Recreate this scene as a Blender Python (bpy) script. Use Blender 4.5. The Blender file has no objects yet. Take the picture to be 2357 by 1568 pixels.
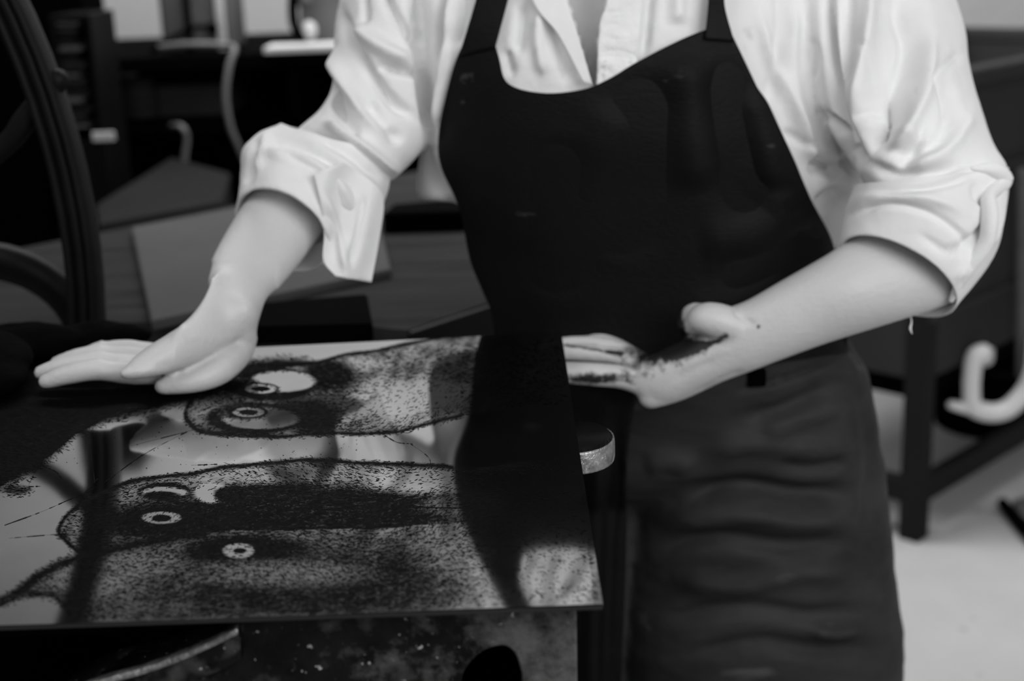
import bpy, bmesh, math, random
import numpy as np
from mathutils import Vector, Matrix
random.seed(7); rng = np.random.default_rng(7)
S = bpy.context.scene
COL = S.collection
PI = math.pi

# ------------------------------------------------------------------ camera
FPX = 50.0/36.0*2357
PITCH, ROLL = math.radians(16), math.radians(2.2)
CAM = np.array([0.0, 0.0, 1.32])
Fw = np.array([0, math.cos(PITCH), -math.sin(PITCH)])
r0 = np.array([1.0, 0, 0]); u0 = np.array([0, math.sin(PITCH), math.cos(PITCH)])
Rt = math.cos(ROLL)*r0 - math.sin(ROLL)*u0
Up = math.sin(ROLL)*r0 + math.cos(ROLL)*u0
cd = bpy.data.cameras.new('camera'); cam = bpy.data.objects.new('camera', cd); COL.objects.link(cam)
cd.sensor_width = 36; cd.lens = 50; cd.clip_start = 0.05
M = Matrix(((Rt[0], Up[0], -Fw[0], 0), (Rt[1], Up[1], -Fw[1], 0), (Rt[2], Up[2], -Fw[2], 1.32), (0, 0, 0, 1)))
cam.matrix_world = M
cd.dof.use_dof = True; cd.dof.focus_distance = 1.02; cd.dof.aperture_fstop = 4.5
S.camera = cam
S.view_settings.view_transform = 'Standard'; S.view_settings.look = 'None'
S.view_settings.exposure = 0.0; S.view_settings.gamma = 1; S.view_settings.use_curve_mapping = False

# ------------------------------------------------------------------ light
wd = bpy.data.worlds.new('world'); S.world = wd; wd.use_nodes = True
wd.node_tree.nodes['Background'].inputs[0].default_value = (1, 1, 1, 1)
wd.node_tree.nodes['Background'].inputs[1].default_value = 0.05
def area(name, loc, target, sx, sy, power):
    l = bpy.data.lights.new(name, 'AREA'); l.shape = 'RECTANGLE'; l.size = sx; l.size_y = sy; l.energy = power
    o = bpy.data.objects.new(name, l); COL.objects.link(o); o.location = loc
    o.rotation_euler = (Vector(target)-Vector(loc)).to_track_quat('-Z', 'Y').to_euler(); return o
area('window_daylight_right', (1.25, -.45, 2.0), (0.35, 1.35, 1.05), 1.4, 1.4, 31)
area('front_fill', (.5, -1.7, 2.3), (0.3, 1.4, 1.0), 1.8, 1.2, 15)  # unseen fill lamp added to lift the front of the figure
area('skylight_left', (-1.15, .35, 2.8), (-.1, 1.4, 1.0), 1.2, 1.2, 17)
area('rear_fill', (-.1, 3.0, 2.8), (.1, 3.9, 1.0), 2.4, .8, 80)  # added lamp, brightens the back wall and background; no window there
area('floor_fill', (1.5, 3.5, 3.0), (1.45, 3.7, 0), .8, .8, 16)  # unseen lamp added to brighten the floor around the trough

# ------------------------------------------------------------------ projection helpers
def U(px, py, z):
    return CAM + Rt*((px-1178.5)/FPX*z) - Up*((py-784)/FPX*z) + Fw*z
def ray(px, py): return U(px, py, 1.0)-CAM
def on(px, py, h):
    d = ray(px, py); return CAM + d*((h-CAM[2])/d[2])
def V(px, py, Y):
    d = ray(px, py); return CAM + d*(Y/d[1])
def proj(co):
    d = co-CAM; z = d@Fw
    return 1178.5+(d@Rt)/z*FPX, 784-(d@Up)/z*FPX, z

# ------------------------------------------------------------------ object helpers
def tag(o, label=None, cat=None, group=None, kind=None):
    if label: o['label'] = label
    if cat: o['category'] = cat
    if group: o['group'] = group
    if kind: o['kind'] = kind
    return o
def empty(name, loc, label, cat, group=None):
    o = bpy.data.objects.new(name, None); COL.objects.link(o); o.location = Vector([float(v) for v in loc])
    o.empty_display_size = .05
    return tag(o, label, cat, group)
def mk(name, vf, m=None, parent=None, smooth=True, mods=()):
    """vf = mesh datablock or (verts, faces) in world coordinates"""
    if isinstance(vf, bpy.types.Mesh): me = vf
    else:
        me = bpy.data.meshes.new(name)
        me.from_pydata([tuple(float(c) for c in v) for v in vf[0]], [], [tuple(int(i) for i in f) for f in vf[1]])
    if m: me.materials.clear(); me.materials.append(m)
    if smooth: me.polygons.foreach_set('use_smooth', [True]*len(me.polygons))
    me.update()
    o = bpy.data.objects.new(name, me); COL.objects.link(o)
    if parent:
        o.parent = parent
        p = parent; t = Matrix.Identity(4)
        while p is not None: t = p.matrix_basis @ t; p = p.parent
        me.transform(t.inverted())
    return o
def origin(o):
    """move a one-mesh thing's origin to the bottom middle of its shape"""
    me = o.data; n = len(me.vertices); a = np.empty(n*3); me.vertices.foreach_get('co', a); a = a.reshape(-1, 3)
    c = (a.min(0)+a.max(0))/2; c[2] = a[:, 2].min()
    me.vertices.foreach_set('co', (a-c).ravel()); me.update(); o.location = Vector([float(v) for v in c]); return o
def join(*vfs):
    vs, fs = [], []
    for v, f in vfs:
        n = len(vs); vs += [tuple(x) for x in v]; fs += [tuple(i+n for i in q) for q in f]
    return vs, fs
def box(a, b, bev=0.004, seg=2):
    a, b = np.minimum(a, b), np.maximum(a, b)
    bm = bmesh.new(); bmesh.ops.create_cube(bm, size=1)
    for v in bm.verts: v.co = Vector([float((a[i]+b[i])/2+v.co[i]*(b[i]-a[i])) for i in range(3)])
    if bev > 0:
        bmesh.ops.bevel(bm, geom=bm.edges[:], offset=min(bev, .45*float(min(b-a))), segments=seg, affect='EDGES', profile=.5)
    bm.verts.ensure_lookup_table()
    for i, v in enumerate(bm.verts): v.index = i
    r = ([tuple(v.co) for v in bm.verts], [tuple(v.index for v in f.verts) for f in bm.faces]); bm.free(); return r
def slab(pts, t, bev=0.003):
    """polygon (3D points) extruded straight down by t"""
    bm = bmesh.new(); vs = [bm.verts.new([float(c) for c in p]) for p in pts]; f = bm.faces.new(vs)
    bm.normal_update()
    if f.normal.z < 0: f.normal_flip()
    r = bmesh.ops.extrude_face_region(bm, geom=[f])
    for v in [g for g in r['geom'] if isinstance(g, bmesh.types.BMVert)]: v.co.z += 0
    for v in vs: v.co.z -= t
    bmesh.ops.recalc_face_normals(bm, faces=bm.faces[:])
    if bev: bmesh.ops.bevel(bm, geom=bm.edges[:], offset=bev, segments=2, affect='EDGES')
    bm.verts.ensure_lookup_table()
    for i, v in enumerate(bm.verts): v.index = i
    q = ([tuple(v.co) for v in bm.verts], [tuple(v.index for v in f.verts) for f in bm.faces]); bm.free(); return q
def pbox(px0, py0, px1, py1, Y, depth, bev=.004):
    a = V(px0, py1, Y); b = V(px1, py0, Y); b[1] = Y+depth; return box(a, b, bev)
def catmull(P, k):
    P = [np.asarray(p, float) for p in P]; out = []
    for i in range(len(P)-1):
        p0 = P[i-1] if i else 2*P[0]-P[1]; p1, p2 = P[i], P[i+1]; p3 = P[i+2] if i+2 < len(P) else 2*P[-1]-P[-2]
        for j in range(k):
            t = j/k
            out.append(.5*((2*p1)+(-p0+p2)*t+(2*p0-5*p1+4*p2-p3)*t*t+(-p0+3*p1-3*p2+p3)*t**3))
    out.append(P[-1]); return out
def loft(rings, n=32, k=4, caps=True, e=2.0):
    """rings: (centre, a, b) 3D vectors; superellipse exponent e"""
    R = [np.concatenate(r) for r in rings]
    if k > 1: R = catmull(R, k)
    vs, fs = [], []
    for r in R:
        c, a, b = r[:3], r[3:6], r[6:9]
        for i in range(n):
            t = 2*PI*i/n; ct, st = math.cos(t), math.sin(t)
            vs.append(c + a*math.copysign(abs(ct)**(2/e), ct) + b*math.copysign(abs(st)**(2/e), st))
    m = len(R)
    for j in range(m-1):
        for i in range(n):
            i2 = (i+1) % n; fs.append((j*n+i, j*n+i2, (j+1)*n+i2, (j+1)*n+i))
    if caps:
        vs.append(R[0][:3]); vs.append(R[-1][:3]); A = len(vs)-2
        for i in range(n):
            fs.append((A, (i+1) % n, i)); fs.append((A+1, (m-1)*n+i, (m-1)*n+(i+1) % n))
    return vs, fs
def LR(L, R, z, rz):
    """ring from its left / right outline points in the view, centre depth z and half thickness"""
    l, r = U(L[0], L[1], z), U(R[0], R[1], z); c = (l+r)/2
    return c, (r-l)/2, -(c-CAM)/np.linalg.norm(c-CAM)*rz
def tube(P, rad, n=14, k=4, flat=1.0):
    P = [np.asarray(p, float) for p in P]
    Q = catmull([np.append(p, r) for p, r in zip(P, rad)], k)
    pts = [q[:3] for q in Q]; rs = [max(q[3], 1e-4) for q in Q]
    t0 = pts[1]-pts[0]; t0 /= np.linalg.norm(t0); t1 = pts[-1]-pts[-2]; t1 /= np.linalg.norm(t1)
    head = [(pts[0]-t0*rs[0]*s, rs[0]*math.sqrt(max(1-s*s, .0))) for s in (.97, .8, .45)]
    tail = [(pts[-1]+t1*rs[-1]*s, rs[-1]*math.sqrt(max(1-s*s, .0))) for s in (.45, .8, .97)]
    allp = head+list(zip(pts, rs))+tail
    ref = np.array([0, 0, 1.0]) if abs(t0[2]) < .9 else np.array([1.0, 0, 0])
    rings = []; up = None
    for i, (p, r) in enumerate(allp):
        a = allp[max(i-1, 0)][0]; b = allp[min(i+1, len(allp)-1)][0]; t = b-a; t = t/(np.linalg.norm(t)+1e-12)
        up = ref if up is None else up
        up = up-t*(up@t); up /= np.linalg.norm(up)
        sd = np.cross(t, up); rings.append((p, sd*r, up*r*flat))
    return loft(rings, n, 1)
def ball(c, r, seg=20):
    """ellipsoid; r = three radii"""
    c = np.asarray(c, float); r = np.asarray(r if hasattr(r, '__len__') else (r, r, r), float)
    rings = []
    for i in range(seg//2+1):
        t = -PI/2*.985+PI*.985*i/(seg//2)
        rings.append((c+np.array([0, 0, math.sin(t)*r[2]]), np.array([math.cos(t)*r[0], 0, 0]), np.array([0, math.cos(t)*r[1], 0])))
    return loft(rings, seg, 1)
def cyl(c, r, h, n=32, prof=None):
    """lathe about a vertical axis from base centre c; prof = [(radius, height)]"""
    prof = prof or [(r*.97, 0), (r, .003), (r, h-.003), (r*.97, h)]
    c = np.asarray(c, float)
    return loft([(c+np.array([0, 0, z]), np.array([q, 0, 0]), np.array([0, q, 0])) for q, z in prof], n, 1)
def fuse(vfs, voxel, smooth=3, fac=.6):
    me = bpy.data.meshes.new('tmp'); v, f = join(*vfs); me.from_pydata([tuple(map(float, x)) for x in v], [], f)
    o = bpy.data.objects.new('tmp', me); COL.objects.link(o)
    bm = bmesh.new(); bm.from_mesh(me); bmesh.ops.recalc_face_normals(bm, faces=bm.faces[:]); bm.to_mesh(me); bm.free()
    r = o.modifiers.new('r', 'REMESH'); r.mode = 'VOXEL'; r.voxel_size = voxel; r.use_smooth_shade = True
    s = o.modifiers.new('s', 'SMOOTH'); s.factor = fac; s.iterations = smooth
    dg = bpy.context.evaluated_depsgraph_get(); out = bpy.data.meshes.new_from_object(o.evaluated_get(dg))
    bpy.data.objects.remove(o); bpy.data.meshes.remove(me); return out
def getco(me):
    a = np.empty(len(me.vertices)*3); me.vertices.foreach_get('co', a); return a.reshape(-1, 3)
def getno(me):
    a = np.empty(len(me.vertices)*3, np.float32); me.vertex_normals.foreach_get('vector', a); return a.reshape(-1, 3).astype(float)
def setco(me, a): me.vertices.foreach_set('co', np.ascontiguousarray(a, float).ravel()); me.update()
def sstep(a, b, x):
    t = np.clip((x-a)/(b-a+1e-9), 0, 1); return t*t*(3-2*t)
def polydist(x, y, pts):
    """distance to a polyline and the fraction along it"""
    best = np.full(x.shape, 1e9); frac = np.zeros(x.shape); P = np.asarray(pts, float)
    L = np.r_[0, np.cumsum(np.hypot(*np.diff(P, axis=0).T))]
    for i in range(len(P)-1):
        d = P[i+1]-P[i]; l2 = d@d; t = np.clip(((x-P[i, 0])*d[0]+(y-P[i, 1])*d[1])/l2, 0, 1)
        q = np.hypot(x-P[i, 0]-t*d[0], y-P[i, 1]-t*d[1]); m = q < best
        best[m] = q[m]; frac[m] = ((L[i]+t*(L[i+1]-L[i]))/L[-1])[m]
    return best, frac
def inside(x, y, poly):
    P = np.asarray(poly, float); r = np.zeros(x.shape, bool); j = len(P)-1
    for i in range(len(P)):
        xi, yi = P[i]; xj, yj = P[j]
        c = ((yi > y) != (yj > y)) & (x < (xj-xi)*(y-yi)/(yj-yi+1e-12)+xi); r ^= c; j = i
    return r
def smoothpoly(P, k=6):
    P = [np.asarray(p, float) for p in P]; n = len(P); out = []
    for i in range(n):
        p0, p1, p2, p3 = P[i-1], P[i], P[(i+1) % n], P[(i+2) % n]
        for j in range(k):
            t = j/k; out.append(.5*((2*p1)+(-p0+p2)*t+(2*p0-5*p1+4*p2-p3)*t*t+(-p0+3*p1-3*p2+p3)*t**3))
    return np.array(out)
def folds(me, lst, mask=None):
    """press creases (negative) and ridges (positive) of cloth into the side that faces the room"""
    co = getco(me); no = getno(me); x, y, z = proj(co)
    d = co-CAM; d /= np.linalg.norm(d, axis=1)[:, None]
    face = sstep(-.05, .35, -(no*d).sum(1)); disp = np.zeros(len(co))
    for pts, w, amp in lst:
        pts = catmull([np.array(p, float) for p in pts], 5)
        q, f = polydist(x, y, pts)
        taper = sstep(0, .22, f)*sstep(0, .22, 1-f)*.9+.1
        disp += amp*np.exp(-(q/w)**2)*taper
    if mask is not None: face = face*mask(x, y, z)
    setco(me, co+no*(disp*face)[:, None])
def vnoise(co, scale, seed=0):
    r = np.random.default_rng(seed); out = np.zeros(len(co)); amp = 1
    for o in range(4):
        for _ in range(4):
            k = r.normal(size=3); k /= np.linalg.norm(k); k *= scale*(1.8**o)
            w = r.normal(size=3)*scale*(1.8**o)*.6
            out += amp*np.sin(co@k*2*PI+r.uniform(0, 6.28)+1.5*np.sin(co@w*2*PI+r.uniform(0, 6.28)))
        amp *= .55
    return out/6

# ------------------------------------------------------------------ materials (all greys: the photograph is black and white)
def nd(t, typ, **kw):
    n = t.nodes.new(typ)
    for k, v in kw.items(): setattr(n, k, v)
    return n
def mat(name, base, rough=.6, metal=0, var=0.0, vscale=20, bump=0.0, bscale=200, stretch=(1, 1, 1), spec=.5, spots=None, attr=None, wear=None):
    m = bpy.data.materials.new(name); m.use_nodes = True; t = m.node_tree; p = t.nodes['Principled BSDF']
    p.inputs['Roughness'].default_value = rough; p.inputs['Metallic'].default_value = metal
    p.inputs['Specular IOR Level'].default_value = spec
    p.inputs['Base Color'].default_value = (base, base, base, 1)
    tc = nd(t, 'ShaderNodeTexCoord'); mp = nd(t, 'ShaderNodeMapping'); mp.inputs['Scale'].default_value = stretch
    t.links.new(tc.outputs['Object'], mp.inputs['Vector'])
    cur = None
    def val(v):
        n = nd(t, 'ShaderNodeValue'); n.outputs[0].default_value = v; return n.outputs[0]
    cur = val(base)
    def mul(a, b):
        n = nd(t, 'ShaderNodeMath', operation='MULTIPLY'); t.links.new(a, n.inputs[0]); t.links.new(b, n.inputs[1]); return n.outputs[0]
    def mixv(f, a, b):
        n = nd(t, 'ShaderNodeMix', data_type='FLOAT'); t.links.new(f, n.inputs[0]); t.links.new(a, n.inputs[2]); t.links.new(b, n.inputs[3]); return n.outputs[0]
    def ramp(src, lo, hi, a, b):
        n = nd(t, 'ShaderNodeMapRange'); n.inputs[1].default_value = lo; n.inputs[2].default_value = hi
        n.inputs[3].default_value = a; n.inputs[4].default_value = b; t.links.new(src, n.inputs[0]); return n.outputs[0]
    def noise(sc, det=6, r=.6, vec=None):
        n = nd(t, 'ShaderNodeTexNoise'); n.inputs['Scale'].default_value = sc; n.inputs['Detail'].default_value = det; n.inputs['Roughness'].default_value = r
        t.links.new(vec or mp.outputs[0], n.inputs['Vector']); return n.outputs[0]
    if var:
        cur = mul(cur, ramp(noise(vscale), .3, .7, 1-var, 1+var))
    if spots:   # (scale, low threshold, high threshold, colour)
        for sc, lo, hi, c in spots:
            cur = mixv(ramp(noise(sc, 3, .5), lo, hi, 0, 1), cur, val(c))
    if attr:    # mesh attribute for ink stains and the lit panel end, broken up by noise
        a = nd(t, 'ShaderNodeAttribute', attribute_name=attr[0])
        s = nd(t, 'ShaderNodeMath', operation='MULTIPLY_ADD'); t.links.new(noise(attr[2], 8, .7), s.inputs[0]); s.inputs[1].default_value = 1.6; s.inputs[2].default_value = -.8
        q = nd(t, 'ShaderNodeMath', operation='ADD'); t.links.new(a.outputs['Fac'], q.inputs[0]); t.links.new(s.outputs[0], q.inputs[1])
        cur = mixv(ramp(q.outputs[0], .35, .75, 0, 1), cur, val(attr[1]))
    cc = nd(t, 'ShaderNodeCombineColor')
    for i in range(3): t.links.new(cur, cc.inputs[i])
    t.links.new(cc.outputs[0], p.inputs['Base Color'])
    if bump:
        b = nd(t, 'ShaderNodeBump'); b.inputs['Strength'].default_value = 1; b.inputs['Distance'].default_value = bump
        t.links.new(noise(bscale, 4, .6), b.inputs['Height']); t.links.new(b.outputs[0], p.inputs['Normal'])
    return m
m_shirt = mat('white_cotton', .80, .85, var=.06, vscale=9, bump=.0022, bscale=26, spec=.2, spots=[(22, .70, .80, .55)])
m_shirt2 = mat('white_cotton_crinkled', .80, .85, var=.07, vscale=30, bump=.003, bscale=70, spec=.2, spots=[(60, .68, .76, .55)])
m_skin = mat('skin', .56, .45, var=.05, vscale=14, bump=.0006, bscale=220, spec=.4, attr=('ink', .012, 90))
m_bib = mat('black_canvas', .0022, .60, var=.5, vscale=14, bump=.0008, bscale=420, stretch=(.35, 1, 1), spec=.16, spots=[(45, .70, .76, .03)])
m_trou = mat('dark_waxed_canvas', .026, .62, var=.45, vscale=16, bump=.0010, bscale=120, stretch=(.3, 1, 1), spec=.18, spots=[(26, .69, .76, .07)])
m_hair = mat('dark_hair', .03, .5, bump=.002, bscale=200, stretch=(1, 1, .1))
m_shoe = mat('black_leather', .02, .5)
m_black = mat('black_enamel', .003, .45, var=.3, spec=.12)
m_blackm = mat('matt_black', .0012, .95, spec=.02)
m_iron = mat('dark_cast_iron', .016, .42, metal=0, var=.6, vscale=40, bump=.0015, bscale=150, spec=.5)
m_rim = mat('worn_iron_edge', .30, .35, metal=.7, var=.6, vscale=120, bump=.002, bscale=180, spots=[(160, .56, .66, .5)])
m_panel = mat('splattered_painted_iron', .006, .45, var=.6, vscale=30, bump=.0012, bscale=120, spec=.12,
              spots=[(55, .56, .72, .05), (110, .69, .72, .45), (230, .68, .72, .3), (28, .36, .30, .002)], attr=('lit_end', .10, 45))
m_wheel = mat('wheel_iron', .005, .5, var=.2, spec=.10)
m_wall = mat('grey_plaster', .36, .9, var=.08, vscale=2, bump=.002, bscale=30)
m_floor = mat('light_concrete', .43, .85, var=.08, vscale=3, bump=.001, bscale=60, spots=[(12, .68, .74, .22)])
m_bench = mat('grey_wood', .03, .85, spec=.04, var=.3, vscale=5, stretch=(1, 8, 1), bump=.001, bscale=20)
m_board = mat('pale_board', .085, .85, spec=.04, var=.08, vscale=4)
m_sink = mat('grey_painted_steel', .03, .7, spec=.1, var=.12, vscale=5)
m_sink2 = mat('dark_painted_steel', .012, .7, spec=.1, var=.12, vscale=5)
m_white = mat('white_plastic', .75, .4)
m_mid = mat('mid_grey', .10, .8, spec=.1, var=.15)
m_pale = mat('pale_grey', .5, .7, var=.1)
m_cable = mat('grey_cable', .12, .5)
m_cloth = mat('ink_black_muslin', .0015, .95, var=.4, bump=.003, bscale=90, spec=.03)
m_glass = bpy.data.materials.new('clear_plastic'); m_glass.use_nodes = True
_p = m_glass.node_tree.nodes['Principled BSDF']; _p.inputs['Base Color'].default_value = (.6, .6, .6, 1); _p.inputs['Transmission Weight'].default_value = .8; _p.inputs['Roughness'].default_value = .15; _p.inputs['IOR'].default_value = 1.1

# ------------------------------------------------------------------ the room
def struct(name, vf, m): o = mk(name, vf, m, smooth=False); o['kind'] = 'structure'; return o
X0, X1, Y0, Y1, ZC = -3.0, 2.6, -2.4, 4.6, 3.1
struct('floor', box(np.array([X0-.1, Y0, -.1]), np.array([X1+.1, Y1+.1, 0]), 0), m_floor)
struct('wall_back', box(np.array([X0-.1, Y1, 0]), np.array([X1+.1, Y1+.1, ZC]), 0), m_wall)
struct('wall_left', box(np.array([X0-.1, Y0, 0]), np.array([X0, Y1, ZC]), 0), m_wall)
struct('wall_right', box(np.array([X1, Y0, 0]), np.array([X1+.1, Y1, ZC]), 0), m_wall)
struct('ceiling', box(np.array([X0-.1, Y0, ZC]), np.array([X1+.1, Y1+.1, ZC+.1]), 0), m_wall)

# ------------------------------------------------------------------ the etching plate
HP = .95                                     # top of the plate
c_fr = on(1292, 765, HP); c_nr = on(1388, 1392, HP); e_n = on(0, 1440, HP)
dx = (e_n-c_nr); dx /= np.linalg.norm(dx)
e_f = on(560, 800, HP); dfx = (e_f-c_fr); dfx /= np.linalg.norm(dfx)
W_N, W_F = .50, .62
c_nl = c_nr+dx*W_N; c_fl = c_fr+dfx*W_F
def tone(x, y):
    """ink density of the drawing of three birds at view point x, y (0 = bare metal, 1 = black)"""
    D = np.zeros(x.shape)
    wob = 6*np.sin(x/37.+np.sin(y/23.))+4*np.sin(x/13.+y/9.)
    mott = .5+.28*np.sin(x/31.+2*np.sin(y/17.))*np.sin(y/14.+1.7*np.sin(x/43.))+.22*np.sin(x/11.+y/19.+2*np.sin(x/29.))
    def poly(P): return inside(x+wob*.4, y+wob*.2, smoothpoly(P))
    def ell(cx, cy, rx, ry, s=.25):
        q = np.hypot((x-cx)/rx, (y-cy)/ry); return 1-sstep(1-s, 1+s, q)
    def setv(m, v):
        nonlocal D; D = D*(1-m)+v*m
    owl1 = [(425, 945), (455, 905), (520, 868), (610, 846), (700, 838), (800, 818), (960, 788), (1120, 764), (1340, 762), (1340, 905), (1200, 935), (1060, 958), (960, 984), (860, 998), (740, 1000), (620, 1004), (500, 999), (445, 985)]
    o1 = poly(owl1).astype(float)
    body = .50+.45*(mott-.4)
    setv(o1, np.clip(body, .12, .85))
    setv(o1*ell(905, 925, 100, 45, .6), .14); setv(o1*ell(1010, 905, 70, 30, .6), .16); setv(o1*ell(830, 838, 50, 16, .6), .25)
    setv(o1*ell(760, 865, 60, 38, .4), .9); setv(o1*ell(720, 965, 60, 38, .4), .88)
    setv(o1*ell(560, 925, 140, 75, .2)*(x > 425), .62); setv(o1*ell(500, 880, 45, 22, .6), .3); setv(o1*ell(480, 950, 40, 26, .6), .38)
    setv(o1*ell(690, 915, 40, 8, .5), .25)
    setv(ell(625, 884, 105, 38, .12), .92); setv(ell(650, 878, 75, 24, .12), .03)
    setv(ell(560, 885, 36, 18, .3), .85)
    setv(ell(585, 963, 112, 36, .12), .92); setv(ell(600, 963, 88, 25, .12), .06)
    setv(ell(560, 948, 62, 18, .25), .8)
    for cx, cy in ((600, 895), (572, 949)):
        setv(ell(cx, cy, 43, 14, .12), .95); setv(ell(cx, cy, 36, 11, .12), .15); setv(ell(cx, cy, 22, 6, .12), .97)
    q, _ = polydist(x+wob*.4, y+wob*.2, np.vstack([smoothpoly(owl1)[-3*6:], smoothpoly(owl1)[:7*6]])); setv(np.exp(-(q/5)**2), .92)
    q, _ = polydist(x+wob*.4, y+wob*.2, smoothpoly(owl1)[11*6:18*6]); setv(np.exp(-(q/5)**2), .9)
    # second bird
    owl2 = [(135, 1215), (155, 1180), (215, 1140), (320, 1106), (450, 1088), (560, 1071), (700, 1060), (860, 1066), (1080, 1076), (1380, 1080), (1400, 1400), (1000, 1420), (700, 1400), (420, 1300), (300, 1290), (200, 1278), (145, 1240)]
    o2 = poly(owl2).astype(float)
    setv(o2, np.clip(.50+.4*(mott-.5), .2, .8))
    setv(o2*ell(330, 1150, 170, 38, .5), .45)
    setv(o2*ell(250, 1180, 80, 40, .5), .35)
    setv(o2*ell(760, 1180, 330, 62, .35), .90)
    setv(o2*ell(420, 1200, 190, 52, .35), .93)
    setv(o2*ell(640, 1090, 210, 18, .6), .30)
    setv(o2*ell(980, 1105, 130, 28, .5), .14)
    setv(o2*ell(1130, 1110, 130, 24, .5), .2)
    setv(o2*ell(1080, 1165, 100, 26, .5), .62)
    setv(ell(380, 1132, 62, 22, .2), .92); setv(ell(378, 1134, 52, 13, .15)*(1-ell(372, 1142, 46, 11, .2)), .05)
    setv(o2*ell(488, 1134, 38, 24, .2), .05); setv(ell(535, 1140, 42, 22, .2), .93)
    setv(o2*ell(640, 1132, 120, 18, .5), .9); setv(ell(370, 1193, 62, 22, .3), .95)
    setv(ell(372, 1192, 45, 14, .12), .22); setv(ell(372, 1193, 22, 8, .12), .97)
    q, _ = polydist(x+wob*.4, y+wob*.2, np.vstack([smoothpoly(owl2)[-3*6:], smoothpoly(owl2)[:8*6]])); setv(np.exp(-(q/6)**2), .93)
    # third bird, lowest, with the long pointed bill
    owl3 = [(-40, 1398), (30, 1372), (100, 1318), (190, 1278), (330, 1252), (500, 1225), (700, 1220), (900, 1215), (1200, 1200), (1450, 1250), (1450, 1500), (240, 1500), (190, 1430), (110, 1372), (40, 1380), (-40, 1405)]
    o3 = poly(owl3).astype(float)
    setv(o3, np.clip(.64+.22*(mott-.45), .4, .8))
    setv(o3*ell(210, 1330, 100, 44, .6), .30)
    setv(o3*ell(1090, 1290, 110, 60, .6), .16)
    setv(o3*ell(1040, 1195, 160, 30, .6), .55)
    setv(o3*ell(720, 1345, 330, 85, .5), .84); setv(o3*ell(560, 1265, 130, 34, .4), .93); setv(o3*ell(640, 1320, 180, 30, .6), .55); setv(o3*ell(300, 1300, 90, 30, .7), .45)
    setv(o3*ell(1180, 1250, 160, 60, .6), .5)
    setv(ell(549, 1268, 36, 17, .12), .16); setv(ell(552, 1268, 15, 6, .12), .97)
    q, _ = polydist(x+wob*.5, y+wob*.2, smoothpoly(owl3)[:5*6]); setv(np.exp(-(q/10)**2), .92)
    q, _ = polydist(x+wob*.5, y+wob*.2, np.array([(-20, 1385), (60, 1372), (120, 1368), (190, 1430)])); setv(np.exp(-(q/9)**2), .8)
    dark_refl = [(-260, 850), (300, 880), (640, 835), (700, 838), (600, 868), (470, 905), (330, 938), (235, 962), (165, 995), (110, 1045), (60, 1085), (0, 1112), (-260, 1190)]  # dark reflection at left and shade below the hand, painted as ink
    q, _ = polydist(x, y, dark_refl+dark_refl[:1]); wv = np.where(inside(x+wob, y+wob*.6, dark_refl), 1.0, np.exp(-(q/16)**2)*.9); setv(wv*(o1 < .5), .97)
    setv(ell(38, 1128, 34, 12, .6), .8)
    D = D*(1-.75*sstep(1120, 1300, x+.3*(y-1000)*(y > 1000)))
    setv(inside(x, y, [(1385, 1065), (1400, 1065), (1400, 1420), (1370, 1420), (1352, 1250)]).astype(float)*.5, .7)
    return D
def make_plate():
    nu, nv = 520, 420
    u = np.linspace(0, 1, nu); v = np.linspace(0, 1, nv)
    Uu, Vv = np.meshgrid(u, v)                      # u: right to left, v: near to far
    P = ((1-Vv)[..., None]*((1-Uu)[..., None]*c_nr+Uu[..., None]*c_nl)+Vv[..., None]*((1-Uu)[..., None]*c_fr+Uu[..., None]*c_fl)).reshape(-1, 3)
    P[:, 2] += .0004*np.sin(P[:, 0]*14+1)*np.sin(P[:, 1]*11)
    idx = np.arange(nu*nv).reshape(nv, nu)
    q = np.stack([idx[:-1, :-1], idx[1:, :-1], idx[1:, 1:], idx[:-1, 1:]], -1).reshape(-1, 4)
    me = bpy.data.meshes.new('etching_plate'); me.from_pydata(P.tolist(), [], q.tolist())
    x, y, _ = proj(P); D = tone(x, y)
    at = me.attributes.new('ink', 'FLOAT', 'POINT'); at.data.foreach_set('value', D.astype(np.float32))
    return me
m_plate = bpy.data.materials.new('polished_zinc_with_ink'); m_plate.use_nodes = True
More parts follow.
